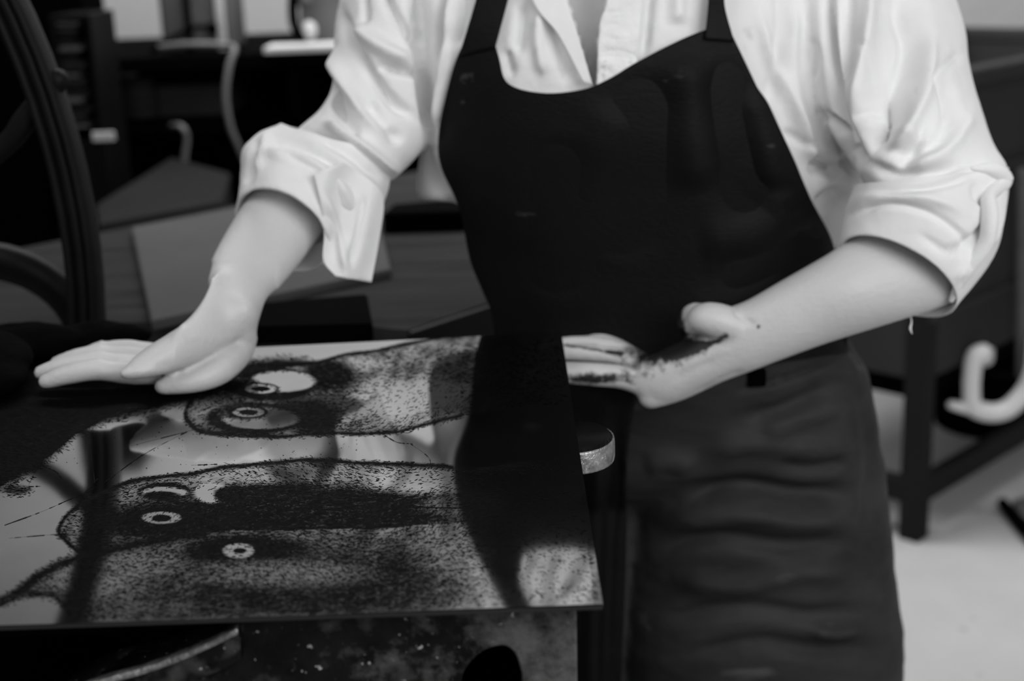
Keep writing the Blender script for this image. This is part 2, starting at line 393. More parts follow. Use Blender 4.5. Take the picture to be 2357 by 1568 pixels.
def plate_mat():
    t = m_plate.node_tree; p = t.nodes['Principled BSDF']
    a = nd(t, 'ShaderNodeAttribute', attribute_name='ink')
    tc = nd(t, 'ShaderNodeTexCoord'); mp = nd(t, 'ShaderNodeMapping'); mp.inputs['Scale'].default_value = (1, 1.6, 1)
    t.links.new(tc.outputs['Object'], mp.inputs[0])
    n = nd(t, 'ShaderNodeTexNoise'); n.inputs['Scale'].default_value = 190; n.inputs['Detail'].default_value = 7; n.inputs['Roughness'].default_value = .75; n.inputs['Distortion'].default_value = 1.2
    t.links.new(mp.outputs[0], n.inputs['Vector'])
    s = nd(t, 'ShaderNodeMath', operation='MULTIPLY_ADD'); s.inputs[1].default_value = 1.1; s.inputs[2].default_value = -.55
    t.links.new(n.outputs[0], s.inputs[0])
    g = nd(t, 'ShaderNodeMath', operation='GREATER_THAN'); g.inputs[1].default_value = .08; t.links.new(a.outputs['Fac'], g.inputs[0])
    s2 = nd(t, 'ShaderNodeMath', operation='MULTIPLY'); t.links.new(s.outputs[0], s2.inputs[0]); t.links.new(g.outputs[0], s2.inputs[1])
    q = nd(t, 'ShaderNodeMath', operation='ADD'); t.links.new(a.outputs['Fac'], q.inputs[0]); t.links.new(s2.outputs[0], q.inputs[1])
    r = nd(t, 'ShaderNodeMapRange'); r.inputs[1].default_value = .18; r.inputs[2].default_value = .85; t.links.new(q.outputs[0], r.inputs[0])
    inkf = r.outputs[0]
    ink = nd(t, 'ShaderNodeBsdfPrincipled'); ink.inputs['Base Color'].default_value = (.0015, .0015, .0015, 1); ink.inputs['Roughness'].default_value = .6; ink.inputs['Specular IOR Level'].default_value = .03
    # film of wiped ink makes the mirror uneven
    f = nd(t, 'ShaderNodeTexNoise'); f.inputs['Scale'].default_value = 9; f.inputs['Detail'].default_value = 4; t.links.new(tc.outputs['Object'], f.inputs['Vector'])
    fr = nd(t, 'ShaderNodeMapRange'); fr.inputs[1].default_value = .3; fr.inputs[2].default_value = .7; fr.inputs[3].default_value = .40; fr.inputs[4].default_value = .54; t.links.new(f.outputs[0], fr.inputs[0])
    cc = nd(t, 'ShaderNodeCombineColor')
    for i in range(3): t.links.new(fr.outputs[0], cc.inputs[i])
    t.links.new(cc.outputs[0], p.inputs['Base Color'])
    p.inputs['Metallic'].default_value = 1; p.inputs['Roughness'].default_value = .06
    mx = nd(t, 'ShaderNodeMixShader'); t.links.new(inkf, mx.inputs[0]); t.links.new(p.outputs[0], mx.inputs[1]); t.links.new(ink.outputs[0], mx.inputs[2])
    t.links.new(mx.outputs[0], t.nodes['Material Output'].inputs[0])
plate_mat()
m_ink = mat('printing_ink', .0015, .6, spec=.03)
m_zedge = mat('zinc_edge', .03, .5, metal=.5)
plate = empty('etching_plate', (c_fr+c_nr+c_nl+c_fl)/4-np.array([0, 0, .003]), 'large polished metal etching plate inked with three owls, lying on the iron stand', 'etching plate')
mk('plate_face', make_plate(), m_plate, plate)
body_v = [c_nr, c_nl, c_fl, c_fr]
pv = [p-np.array([0, 0, .0006]) for p in body_v]
mk('plate_edge', slab(pv, .0028, .0005), m_zedge, plate, smooth=False)
def strokes():
    """short cut lines that make up the drawing, denser where the drawing is darker"""
    N = 95000
    x = rng.uniform(0, 1400, N); y = rng.uniform(760, 1445, N)
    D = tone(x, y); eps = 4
    gx = tone(x+eps, y)-tone(x-eps, y); gy = tone(x, y+eps)-tone(x, y-eps)
    keep = (rng.uniform(0, 1, N) < np.clip(D*.9, 0, .5)) & (D > .08)
    r_edge = c_fr
    edge_x = 1292+(y-765)*(1388-1292)/(1392-765)-8; low = 1440+(x/1388)*(1392-1440)-8; top = 768+(1292-x)*.052+8
    keep &= (x < edge_x) & (y < low) & (y > top)
    x, y, gx, gy, D = x[keep], y[keep], gx[keep], gy[keep], D[keep]
    ang = rng.normal(-.12, .45, len(x))+.5*np.sin(x/90.)+.4*np.sin(y/40.)
    ln = rng.uniform(2, 7, len(x)); wd_ = rng.uniform(.4, .95, len(x))
    vs, fs = [], []
    for i in range(len(x)):
        c, s = math.cos(ang[i]), math.sin(ang[i])*.55; k = rng.normal(0, 2)
        a = (x[i]-c*ln[i], y[i]-s*ln[i]); b = (x[i], y[i]+k*.5); e = (x[i]+c*ln[i], y[i]+s*ln[i]); n = len(vs)
        for (qx, qy), w in ((a, .2), (b, 1), (e, .2)):
            for sg in (1, -1):
                p = on(qx+s*sg*w*wd_[i], qy-sg*w*wd_[i]*.8, HP+.0007); vs.append(p)
        fs += [(n, n+1, n+3, n+2), (n+2, n+3, n+5, n+4)]
    lines = [[(10, 1207), (90, 1178), (150, 1152), (230, 1115), (330, 1045), (445, 985)], [(205, 955), (208, 1020), (218, 1110)], [(20, 1237), (130, 1228)],
             [(178, 1170), (190, 1140), (225, 1100)], [(60, 1118), (95, 1117)], [(870, 990), (912, 1016), (950, 1020)], [(945, 1020), (985, 1050), (993, 1075)],
             [(65, 1115), (105, 1040), (165, 985)], [(100, 1070), (130, 1085), (142, 1100)], [(300, 1025), (440, 990)], [(440, 1070), (500, 1068)], [(880, 1305), (1000, 1312), (1140, 1302)], [(900, 1165), (1100, 1168)]]
    for L in lines:
        P = catmull([np.array(p, float) for p in L], 8)
        for i in range(len(P)-1):
            d = P[i+1]-P[i]; d /= np.linalg.norm(d); w = rng.uniform(.3, 1.3) if rng.uniform() > .35 else .15; n = len(vs)
            for q in (P[i], P[i+1]):
                for sg in (1, -1): vs.append(on(q[0]+d[1]*sg*w, q[1]-d[0]*sg*w, HP+.0007))
            fs.append((n, n+1, n+3, n+2))
    for _ in range(160):                                        # stray flecks on the bare metal
        px, py = rng.uniform(60, 830), rng.uniform(960, 1080); r = rng.uniform(.3, 1.1); n = len(vs)
        for k in range(5): vs.append(on(px+r*1.6*math.cos(k*1.257), py+r*math.sin(k*1.257), HP+.0007))
        fs.append(tuple(range(n, n+5)))
    vs = [np.array([p[0], p[1], HP+.0004*math.sin(p[0]*14+1)*math.sin(p[1]*11)+.00013]) for p in vs]
    return vs, fs
so = mk('engraved_birds', strokes(), m_ink, plate, smooth=False); so['kind'] = 'stuff'

# ------------------------------------------------------------------ cast iron stand under the plate
stand = empty('cast_iron_stand', (-.25, 1.0, 0), 'black splattered cast iron stand with arched hole carrying the owl plate', 'stand')
YF = c_nr[1]+.025
def panel():
    cu = bpy.data.curves.new('p', 'CURVE'); cu.dimensions = '2D'; cu.fill_mode = 'BOTH'; cu.extrude = .014; cu.bevel_depth = .0012; cu.bevel_resolution = 1
    def spl(pts):
        s = cu.splines.new('POLY'); s.points.add(len(pts)-1)
        for i, p in enumerate(pts): s.points[i].co = (float(p[0]), float(p[2]), 0, 1)
        s.use_cyclic_u = True
    g = [(565, 1405), (1322, 1385), (1324, 1568)]
    P = [V(a, b, YF) for a, b in g]
    ztop = HP-.0065
    for p in P[:2]: p[2] = ztop
    zr = P[2].copy(); foot = zr.copy(); foot[2] = .0
    left = [V(a, b, YF) for a, b in [(100, 1620), (230, 1558), (330, 1530), (420, 1498), (500, 1462), (552, 1434)]]
    fl = left[0].copy(); fl[2] = 0
    fl2 = fl.copy(); 
    spl([P[0], P[1], P[2], foot, fl2]+left)
    hole = [V(a, b, YF) for a, b in [(1055, 1600), (1062, 1550), (1080, 1520), (1105, 1497), (1135, 1484), (1165, 1482), (1188, 1500), (1200, 1530), (1206, 1570), (1200, 1640), (1170, 1690), (1100, 1690), (1065, 1650)]]
    hp = smoothpoly(hole, 5); spl(hp)
    o = bpy.data.objects.new('p', cu); COL.objects.link(o)
    me = bpy.data.meshes.new_from_object(o.evaluated_get(bpy.context.evaluated_depsgraph_get()))
    bpy.data.objects.remove(o)
    co = getco(me); co = np.stack([co[:, 0], YF+.014-co[:, 2], co[:, 1]], 1); setco(me, co); me.flip_normals(); return me
pm = panel(); co = getco(pm); x, y, z = proj(co); pm.attributes.new('lit_end', 'FLOAT', 'POINT').data.foreach_set('value', (.62*sstep(820, 1230, x)).astype(np.float32)); pa = mk('front_panel', pm, m_panel, stand, smooth=False); pa['label'] = 'splattered painted front panel with arched hole'  # right end coloured lighter to stand for light falling from that side
rail = catmull([V(a, b, YF-.006) for a, b in [(90, 1612), (230, 1556), (330, 1528), (420, 1496), (500, 1460), (550, 1435)]], 5)
mk('curved_flange', join(*[loft([(p+np.array([0, -.003, -.002]), np.array([0, .004, 0]), np.array([0, 0, .0022])) for p in rail], 10, 1, e=4)]), m_rim, stand)['label'] = 'worn bright curved flange'
mk('curved_web', loft([(p+np.array([0, .0, -.012]), np.array([0, .004, 0]), np.array([0, 0, .011])) for p in rail], 10, 1, e=5), m_panel, stand)
mk('stand_top', slab([on(1300, 1370, HP-.0036)+np.array([0, .02, 0]), c_nl+np.array([.03, .03, -.0036]), c_fl+np.array([.05, -.06, -.0036]), c_fr+np.array([-.03, -.06, -.0036])], .022, .002), m_blackm, stand, smooth=False)
bx0 = c_nl[0]+.05; xr = V(1300, 1500, YF)[0]
mk('side_panel', box(np.array([xr-.03, YF+.03, 0]), np.array([xr, 1.2, HP-.026]), .003), m_blackm, stand, smooth=False)
mk('side_panel', box(np.array([bx0, YF+.03, 0]), np.array([bx0+.03, 1.2, HP-.026]), .003), m_blackm, stand, smooth=False)
mk('back_panel', box(np.array([bx0, 1.2, 0]), np.array([xr, 1.23, HP-.026]), .003), m_blackm, stand, smooth=False)
def lug():
    h = HP-.004; a = on(1330, 965, h); b = on(1330, 1036, h); c = (a+b)/2; r = (a[1]-b[1])/2
    tip = on(1412, 1003, h)[0]; cx = tip-r*.9
    P = [np.array([cx-.16, c[1]-r, h])]+[np.array([cx+r*.9*math.cos(t), c[1]+r*math.sin(t), h]) for t in np.linspace(-PI/2, PI/2, 18)]+[np.array([cx-.16, c[1]+r, h])]
    return P, c, r, cx
LP, lc, lr, lcx = lug()
mk('rounded_arm', slab(LP, .020, .0022), m_black, stand)['label'] = 'round ended black iron arm'
band = []
for i in range(1, len(LP)-1):
    p = LP[i].copy(); d = np.array([math.cos(-PI/2+PI*(i-1)/17), math.sin(-PI/2+PI*(i-1)/17), 0]); band.append((p+np.array([0, 0, -.011]), d*.0014, np.array([0, 0, .0088])))
band = [(LP[0]+np.array([.1, 0, -.011]), np.array([0, -.0014, 0]), np.array([0, 0, .0088]))]+band
mk('arm_rim', loft(band, 10, 1, e=5), m_rim, stand)['label'] = 'worn shiny rim'

# ------------------------------------------------------------------ black wiping cloth
def blob_cloth():
    parts = [ball(on(-20, 905, HP)+np.array([-.02, 0, .014]), (.055, .05, .018), 28), ball(on(-90, 900, HP)+np.array([-.03, .02, .02]), (.09, .07, .026), 28),
             ball(on(190, 835, HP)+np.array([0, .055, .010]), (.055, .022, .014), 28), ball(on(40, 850, HP)+np.array([-.01, .050, .014]), (.06, .03, .018), 28)]
    me = fuse(parts, .004, 3); co = getco(me); no = getno(me); co += no*(vnoise(co, 9, 3)*.006)[:, None]
    co[:, 2] = np.maximum(co[:, 2], HP+.0009); setco(me, co); return me
ob = origin(mk('wiping_cloth', blob_cloth(), m_cloth)); tag(ob, 'bunched black ink soaked wiping cloth under the fingertips on the plate', 'cloth')

# ------------------------------------------------------------------ the printmaker
person = empty('person', (.17, 1.5, 0), 'person in white rolled-sleeve shirt and black bib overalls wiping the plate', 'person')
TOR = [(-260, 1010, 1960, 1.440, .075), (-180, 900, 2060, 1.440, .10), (-60, 935, 1990, 1.440, .118), (100, 962, 1925, 1.440, .128), (300, 985, 1915, 1.455, .126),
       (450, 1012, 1925, 1.475, .116), (600, 1070, 1945, 1.495, .108), (750, 1118, 1950, 1.515, .104), (860, 1125, 1985, 1.532, .108)]
TOR_ = [tuple(r) for r in catmull([np.array(t, float) for t in TOR], 8)]
ty = np.array([t[0] for t in TOR_], float)
def tfront(px, py):
    xl = np.interp(py, ty, [t[1] for t in TOR_]); xr_ = np.interp(py, ty, [t[2] for t in TOR_]); zc = np.interp(py, ty, [t[3] for t in TOR_]); rz = np.interp(py, ty, [t[4] for t in TOR_])
    q = np.clip(abs((px-(xl+xr_)/2)/((xr_-xl)/2)), 0, .97)
    return zc-rz*(1-q**2.5)**(1/2.5)
TOR2 = [(-260, 1010, 1960, 1.440, .075), (-180, 900, 2060, 1.440, .10), (-60, 935, 1990, 1.440, .118), (100, 962, 1945, 1.440, .128), (300, 985, 1975, 1.455, .126), (420, 1020, 1985, 1.470, .118),
        (500, 1085, 1955, 1.482, .112), (560, 1110, 1925, 1.490, .108), (640, 1130, 1905, 1.500, .106), (750, 1150, 1900, 1.515, .102), (850, 1160, 1900, 1.532, .098)]
def torso(shr=1.0, dz=0.0):
    R = []
    for y, xl, xr_, zc, rz in TOR2:
        c = (xl+xr_)/2; h = (xr_-xl)/2*shr
        R.append(LR((c-h, y), (c+h, y), zc+dz, rz*shr))
    return R
# --- bare body: chest, neck, head, arms, hands
nb = U(1400, -235, 1.42)
headc = nb+np.array([-.02, -.05, .190])
body = [loft(torso(.90), 40, 4, e=2.5),
        tube([nb+np.array([0, .02, -.06]), nb+np.array([0, .0, .03]), nb+np.array([-.01, -.03, .11])], [.075, .056, .054]),
        ball(headc, (.074, .092, .105), 28), ball(headc+np.array([0, -.035, -.06]), (.052, .058, .055), 20),
        tube([headc+np.array([0, -.09, .02]), headc+np.array([0, -.102, -.006]), headc+np.array([0, -.114, -.03])], [.008, .011, .014]),
        ball(headc+np.array([-.076, .005, -.01]), (.010, .018, .030), 14), ball(headc+np.array([.076, .005, -.01]), (.010, .018, .030), 14),
        ball(headc+np.array([0, -.094, -.058]), (.024, .010, .005), 14), ball(headc+np.array([0, -.092, -.069]), (.021, .010, .006), 14)]
# left arm (right in the photograph): shoulder, elbow, forearm, wrist, palm, fingers
body += [loft([LR((1880, -180), (2080, -180), 1.43, .045), LR((1960, 60), (2160, 40), 1.40, .045), LR((2030, 300), (2230, 280), 1.36, .042), LR((2080, 480), (2270, 450), 1.34, .042), LR((2085, 560), (2225, 590), 1.335, .034)], 24, 4),
         ball(U(2130, 575, 1.335), (.034, .034, .034), 20)]
FA = [((2110, 520), (2225, 680), 1.332, .036), ((2005, 524), (2170, 706), 1.322, .040), ((1900, 588), (2045, 746), 1.315, .040), ((1800, 645), (1905, 790), 1.318, .034),
      ((1722, 690), (1800, 828), 1.322, .029), ((1672, 712), (1735, 853), 1.325, .0255), ((1620, 760), (1672, 876), 1.333, .0235), ((1560, 800), (1600, 905), 1.342, .022),
      ((1505, 815), (1530, 932), 1.350, .0205), ((1468, 822), (1475, 925), 1.356, .019)]
body += [loft([LR(*f) for f in FA], 30, 4)]
body += [tube([U(1735, 770, 1.325), U(1690, 752, 1.316), U(1650, 738, 1.312), U(1618, 735, 1.313), U(1596, 748, 1.320)], [.020, .0195, .0195, .0175, .0105], 16, 5, .85),     # ball of the thumb
         tube([U(1640, 745, 1.318), U(1600, 725, 1.328), U(1585, 745, 1.345), U(1590, 770, 1.360)], [.0150, .0120, .0110, .0090]),
         tube([U(1700, 800, 1.325), U(1640, 815, 1.335), U(1580, 830, 1.347), U(1520, 850, 1.355)], [.020, .020, .019, .016]),
         tube([U(1640, 850, 1.338), U(1560, 890, 1.348), U(1498, 912, 1.352)], [.015, .014, .0125])]
LF = [([(1505, 895, 1.350), (1440, 870, 1.352), (1370, 862, 1.352), (1285, 856, 1.352), (1245, 852, 1.352)], [.0125, .0115, .0115, .0105, .009]),
      ([(1500, 868, 1.366), (1440, 828, 1.374), (1375, 815, 1.382), (1290, 812, 1.386), (1240, 815, 1.386)], [.0115, .0085, .0085, .0075, .0065]),
      ([(1490, 850, 1.372), (1430, 806, 1.390), (1370, 790, 1.400), (1285, 792, 1.412), (1245, 800, 1.412)], [.011, .008, .0075, .007, .006]),
      ([(1485, 838, 1.380), (1430, 800, 1.404), (1375, 776, 1.412), (1300, 778, 1.430), (1270, 786, 1.430)], [.010, .0075, .007, .0065, .006])]
body += [tube([U(*p) for p in P], R_, 14, 4) for P, R_ in LF]
# right arm (left in the photograph)
body += [loft([LR((900, -180), (1080, -180), 1.45, .045), LR((860, 60), (1010, 40), 1.45, .045), LR((760, 230), (910, 220), 1.43, .042), LR((660, 345), (820, 420), 1.41, .040),
               LR((585, 435), (752, 520), 1.375, .038), LR((528, 520), (688, 610), 1.335, .034), LR((485, 600), (630, 680), 1.295, .029), LR((470, 650), (608, 715), 1.264, .026), LR((488, 680), (604, 738), 1.254, .022)], 26, 4)]
hb = .0135
def hp_(px, py, dz=hb):                     # point of the wiping hand: above the plate at a place of the view
    return on(px, py, HP+dz)
hands = [(545, 672, 1.262, .027, .025, .9), (520, 712, 1.247, .030, .0235, .7), (485, 752, 1.233, .034, .021, .45), (435, 790, 1.219, .037, .0175, .25), (380, 815, 1.209, .038, .0145, .1), (335, 830, 1.204, .036, .0110, 0), (310, 837, 1.202, .032, .0080, 0)]
body += [loft([(U(a_, b_, z_), np.array([.006, w_, 0]), np.array([-t_*sl*.8, 0, t_])) for a_, b_, z_, w_, t_, sl in hands], 26, 5, e=2.3), ball(hp_(500, 812, .022), (.030, .026, .017), 24)]
hc = hp_(335, 841)
for dy, L, r in ((-.034, .076, .0096), (-.0115, .088, .0098), (.0115, .083, .0092), (.032, .066, .0082)):
    b0 = hc+np.array([.045, dy*.85, .004]); b1 = hc+np.array([0, dy, .004]); ln = L
    body += [tube([b0, b1, b1+np.array([-ln*.40, dy*.12, .005]), b1+np.array([-ln*.75, dy*.18, .002]), b1+np.array([-ln, dy*.20, -.003])], [r*1.3, r*1.15, r*1.02, r*.92, r*.72], 14, 4)]
th0 = U(560, 748, 1.232)
body += [tube([U(556, 715, 1.246), hp_(548, 795, .025), hp_(508, 852, .0160), hp_(445, 878, .0120), hp_(375, 889, .0100)], [.0150, .0160, .0125, .0102, .0078], 14, 4)]
bme = fuse(body, .0024, 9, .5)
def ink_attr(me):
    co = getco(me); x, y, z = proj(co); v = np.zeros(len(co))
    v += .9*np.exp(-((x-1500)/80)**2-((y-812)/38)**2)+1.0*np.exp(-((x-1575)/45)**2-((y-800)/26)**2)+.55*np.exp(-((x-1410)/90)**2-((y-872)/22)**2)
    v += .6*np.exp(-((x-1345)/60)**2-((y-870)/14)**2)+.9*np.exp(-((x-1745)/9)**2-((y-752)/7)**2)
    q, _ = polydist(x, y, [(1300, 793), (1430, 815)]); v += .8*np.exp(-(q/5)**2)
    q, _ = polydist(x, y, [(1590, 800), (1640, 790), (1672, 772)]); v += .7*np.exp(-(q/9)**2)
    q, _ = polydist(x, y, [(1558, 700), (1565, 790)]); v += .9*np.exp(-(q/16)**2)
    v += .12*((x < 200) & (y > 780) & (y < 930))
    v[z > 1.6] = 0
    me.attributes.new('ink', 'FLOAT', 'POINT').data.foreach_set('value', v.astype(np.float32))
folds(bme, [([(1688, 700), (1695, 722), (1720, 738), (1742, 750)], 5, -.0022), ([(1600, 905), (1660, 872), (1720, 850)], 7, -.0012), ([(1560, 850), (1620, 822), (1690, 800)], 10, .0012),
            ([(1545, 880), (1600, 850), (1650, 830)], 8, -.001)])
co = getco(bme); x, y, z = proj(co); iv = (np.abs(x-1355) < 130) & (y < 260) & (z < 1.40) & (co[:, 2] < 1.45); w_ = sstep(130, 60, np.abs(x-1355))*sstep(260, 200, y)*sstep(1.45, 1.40, co[:, 2])
d = co-CAM; d /= np.linalg.norm(d, axis=1)[:, None]; co += d*(w_*iv*.05)[:, None]; setco(bme, co)
ink_attr(bme)
def local_smooth(me, x0, x1, y0, y1, n):
    co = getco(me); x, y, z = proj(co); bm = bmesh.new(); bm.from_mesh(me); bm.verts.ensure_lookup_table()
    vs = [bm.verts[int(i)] for i in np.where((x > x0) & (x < x1) & (y > y0) & (y < y1) & (z < 1.34))[0]]
    for _ in range(n): bmesh.ops.smooth_vert(bm, verts=vs, factor=.5, use_axis_x=True, use_axis_y=True, use_axis_z=True)
    bm.to_mesh(me); bm.free()
local_smooth(bme, 420, 640, 600, 775, 60); local_smooth(bme, 235, 400, 770, 852, 45)
bo = mk('body', bme, m_skin, person)
# hair
hm = fuse([ball(headc+np.array([0, .022, .022]), (.086, .098, .105), 28), ball(headc+np.array([0, .11, .03]), (.045, .04, .045), 20)], .004, 3)
co = getco(hm); hx = headc; cut = (co[:, 1] < hx[1]-.055) & (co[:, 2] < hx[2]+.06)
co[cut, 1] = np.maximum(co[cut, 1], hx[1]-.045); setco(hm, co)
mk('hair', hm, m_hair, person)
for s in (-1, 1):
    e = mk('eye', ball(headc+np.array([.030*s, -.079, .0]), (.012, .011, .008), 16), m_white, person)
    mk('iris', ball(headc+np.array([.030*s, -.0875, -.002]), (.005, .0035, .005), 12), m_hair, e)
    mk('eyebrow', tube([headc+np.array([.016*s, -.093, .022]), headc+np.array([.032*s, -.088, .027]), headc+np.array([.048*s, -.076, .022])], [.002, .003, .0015], 8), m_hair, person)

# --- shirt: trunk and both sleeves, one cloth
sh = [loft(torso(1.0), 44, 4, e=2.5),
      loft([LR((1740, -200), (2110, -200), 1.42, .070), LR((1790, -60), (2175, -60), 1.40, .078), LR((1835, 60), (2218, 60), 1.385, .082), LR((1870, 170), (2232, 150), 1.370, .082),
            LR((1905, 290), (2262, 255), 1.355, .080), LR((1955, 370), (2290, 335), 1.345, .078), LR((1985, 415), (2318, 385), 1.338, .078), LR((2010, 470), (2312, 450), 1.33, .068), LR((2050, 540), (2290, 560), 1.33, .058)], 36, 4),
      loft([LR((880, -200), (1190, -200), 1.44, .070), LR((800, -60), (1120, -60), 1.45, .080), LR((772, 60), (1060, 60), 1.45, .085), LR((768, 170), (1030, 190), 1.445, .082),
            LR((745, 240), (1000, 300), 1.435, .076), LR((690, 290), (960, 360), 1.42, .070), LR((650, 330), (900, 420), 1.41, .062)], 36, 4),
      loft([LR((975, 180), (1180, 180), 1.47, .07), LR((970, 300), (1160, 300), 1.485, .07), LR((962, 390), (1150, 395), 1.50, .075), LR((961, 448), (1130, 455), 1.505, .075), LR((968, 460), (1120, 467), 1.505, .065)], 36, 4, e=3)]
sme = fuse(sh, .0032, 8, .6)
FS = [
 # right side of the picture
 ([(1905, -60), (1906, 60), (1914, 160), (1930, 250), (1962, 330), (1990, 372)], 13, -.010),
 ([(1884, 250), (1920, 292), (1945, 345), (1975, 420)], 9, -.013),
 ([(2070, -80), (2096, 30), (2106, 110), (2075, 200), (2058, 270), (2012, 330), (1984, 372)], 30, -.014),
 ([(2010, -80), (2000, 60), (1980, 180), (1960, 280)], 24, .009), ([(1955, -60), (1950, 100), (1945, 220)], 14, -.006),
 ([(2150, 140), (2185, 230), (2180, 300), (2150, 350)], 18, -.005), ([(2140, 60), (2130, 200), (2085, 300), (2030, 370)], 20, .007),
 ([(2216, 120), (2180, 150), (2130, 200)], 12, -.003), ([(2240, 250), (2210, 300), (2160, 360), (2090, 395)], 22, .006),
 ([(1985, 372), (2060, 400), (2150, 395), (2240, 372)], 14, -.007), ([(2010, 330), (2080, 350), (2180, 330)], 16, -.004),
 ([(1860, 380), (1905, 385), (1950, 400)], 22, -.012), ([(1880, 480), (1920, 450), (1960, 440)], 18, -.01),
 ([(1790, -50), (1800, 60), (1780, 180), (1770, 260)], 16, -.005), ([(1830, 0), (1820, 140), (1840, 260), (1870, 340)], 22, .005),
 ([(1740, 0), (1770, 120), (1830, 260), (1900, 420)], 16, .005), ([(1860, 80), (1875, 120), (1870, 190)], 8, -.003), ([(1800, 300), (1850, 330), (1885, 330)], 9, -.003),
 ([(1970, 90), (2000, 140), (2010, 200)], 6, -.002), ([(1990, 110), (2020, 130)], 6, -.002), ([(1960, 270), (2010, 255), (2040, 262)], 6, -.002),
 ([(2045, -60), (2050, 80), (2040, 200), (2015, 300)], 44, -.009), ([(2068, 190), (2060, 260), (2030, 310), (1995, 355)], 8, -.006),
 ([(1908, 40), (1914, 130), (1924, 220)], 8, -.006), ([(1898, 268), (1918, 292), (1934, 318)], 8, -.014), ([(1950, 345), (1972, 370), (1985, 378)], 12, -.010),
 ([(2165, 180), (2178, 230), (2180, 270)], 8, -.003), ([(2030, 250), (2070, 300), (2150, 330)], 20, .004), ([(2130, 280), (2110, 340), (2060, 390)], 14, -.005),
 # left side of the picture
 ([(785, 20), (812, 100), (855, 175), (905, 235), (960, 275)], 13, -.010), ([(770, 100), (800, 190), (850, 270), (930, 330)], 20, .008),
 ([(870, -40), (905, 30), (945, 85), (962, 120)], 11, -.008), ([(865, 152), (920, 162), (968, 172)], 9, -.008),
 ([(948, -60), (960, 60), (972, 170), (988, 260), (1000, 340)], 14, -.013), ([(835, -40), (842, 20), (842, 60)], 8, -.006),
 ([(820, 60), (880, 110), (950, 150)], 18, .008), ([(830, 230), (880, 290), (930, 330)], 16, -.008), ([(770, 180), (775, 250), (830, 320)], 14, -.006),
 ([(1018, -60), (1016, 60), (1006, 160)], 12, -.007), ([(1065, -60), (1062, 40), (1040, 120)], 12, -.005), ([(1042, -40), (1040, 80), (1020, 220), (1010, 330)], 12, .006),
 ([(700, 300), (780, 350), (860, 400)], 12, -.007), ([(740, 280), (840, 340), (920, 400)], 14, .007),
 # middle, under the collar
 ([(1205, 0), (1200, 60), (1190, 130)], 16, -.007), ([(1245, 20), (1240, 90), (1255, 180)], 14, .006), ([(1270, 40), (1290, 120), (1310, 200)], 14, -.004), ([(1160, 110), (1180, 180)], 14, -.006),
 ([(1500, -40), (1490, 60), (1480, 140)], 12, -.006), ([(1560, -40), (1560, 60)], 22, .006),
]
folds(sme, [(p, w*.85, a*(2.1 if p[0][0] < 1100 else 1.55)) for p, w, a in FS])
co = getco(sme); no = getno(sme); co += no*(vnoise(co, 4.5, 5)*.0022)[:, None]
x, y, z = proj(co)
vp = [(1300, -250), (1308, 0), (1330, 80), (1362, 196), (1374, 190), (1378, 90), (1400, 0), (1420, -250)]
iv = inside(x, y, vp) & (z < 1.44)
d = co-CAM; d /= np.linalg.norm(d, axis=1)[:, None]; co[iv] += d[iv]*.08; setco(sme, co)
from mathutils.bvhtree import BVHTree
def bvh(me): return BVHTree.FromPolygons([v.co[:] for v in me.vertices], [p.vertices[:] for p in me.polygons])
_bv = bvh(sme)
shirt = mk('shirt', sme, m_shirt, person); shirt['label'] = 'white cotton shirt with rolled sleeves'

def patch(Lc, Rc, Tc=None, off=.006, nu=40, nv=60, thick=.0015, zf=None, fold=None):
    """cloth panel laid over the trunk between a left and a right outline; Tc = top edge"""
    Lc = catmull([np.array(p, float) for p in Lc], 8); Rc = catmull([np.array(p, float) for p in Rc], 8)
    def at(C, t): f = t*(len(C)-1); i = min(int(f), len(C)-2); return C[i]*(1-(f-i))+C[i+1]*(f-i)
    Tq = catmull([np.array(p, float) for p in Tc], 8) if Tc else None
    vs = []
    for j in range(nv):
        v = j/(nv-1); l, r = at(Lc, v), at(Rc, v)
        for i in range(nu):
            u = i/(nu-1); p = l*(1-u)+r*u
            if Tq: p = p+(1-v)**1.5*(at(Tq, u)-(at(Lc, 0)*(1-u)+at(Rc, 0)*u))
            z = (zf or tfront)(p[0], p[1])-off
            vs.append(U(p[0], p[1], z))
    front = np.array(vs); dd = front-CAM; dd /= np.linalg.norm(dd, axis=1)[:, None]; back = front+dd*thick
    n = nu*nv; fs = []
    idx = lambda j, i: j*nu+i
    for j in range(nv-1):
        for i in range(nu-1):
            a, b, c, e = idx(j, i), idx(j, i+1), idx(j+1, i+1), idx(j+1, i)
            fs += [(a, e, c, b), (a+n, b+n, c+n, e+n)]
    for i in range(nu-1): fs += [(idx(0, i), idx(0, i+1), idx(0, i+1)+n, idx(0, i)+n), (idx(nv-1, i+1), idx(nv-1, i), idx(nv-1, i)+n, idx(nv-1, i+1)+n)]
    for j in range(nv-1): fs += [(idx(j+1, 0), idx(j, 0), idx(j, 0)+n, idx(j+1, 0)+n), (idx(j, nu-1), idx(j+1, nu-1), idx(j+1, nu-1)+n, idx(j, nu-1)+n)]
    me = bpy.data.meshes.new('patch'); me.from_pydata(np.vstack([front, back]).tolist(), [], fs); me.update()
    if fold: folds(me, fold)
    return me
o_ = mk('collar', patch([(1170, -200), (1222, -5), (1285, 80), (1345, 192)], [(1285, -200), (1305, -5), (1333, 90), (1364, 196)], off=.010, nu=14, nv=40), m_shirt, person)
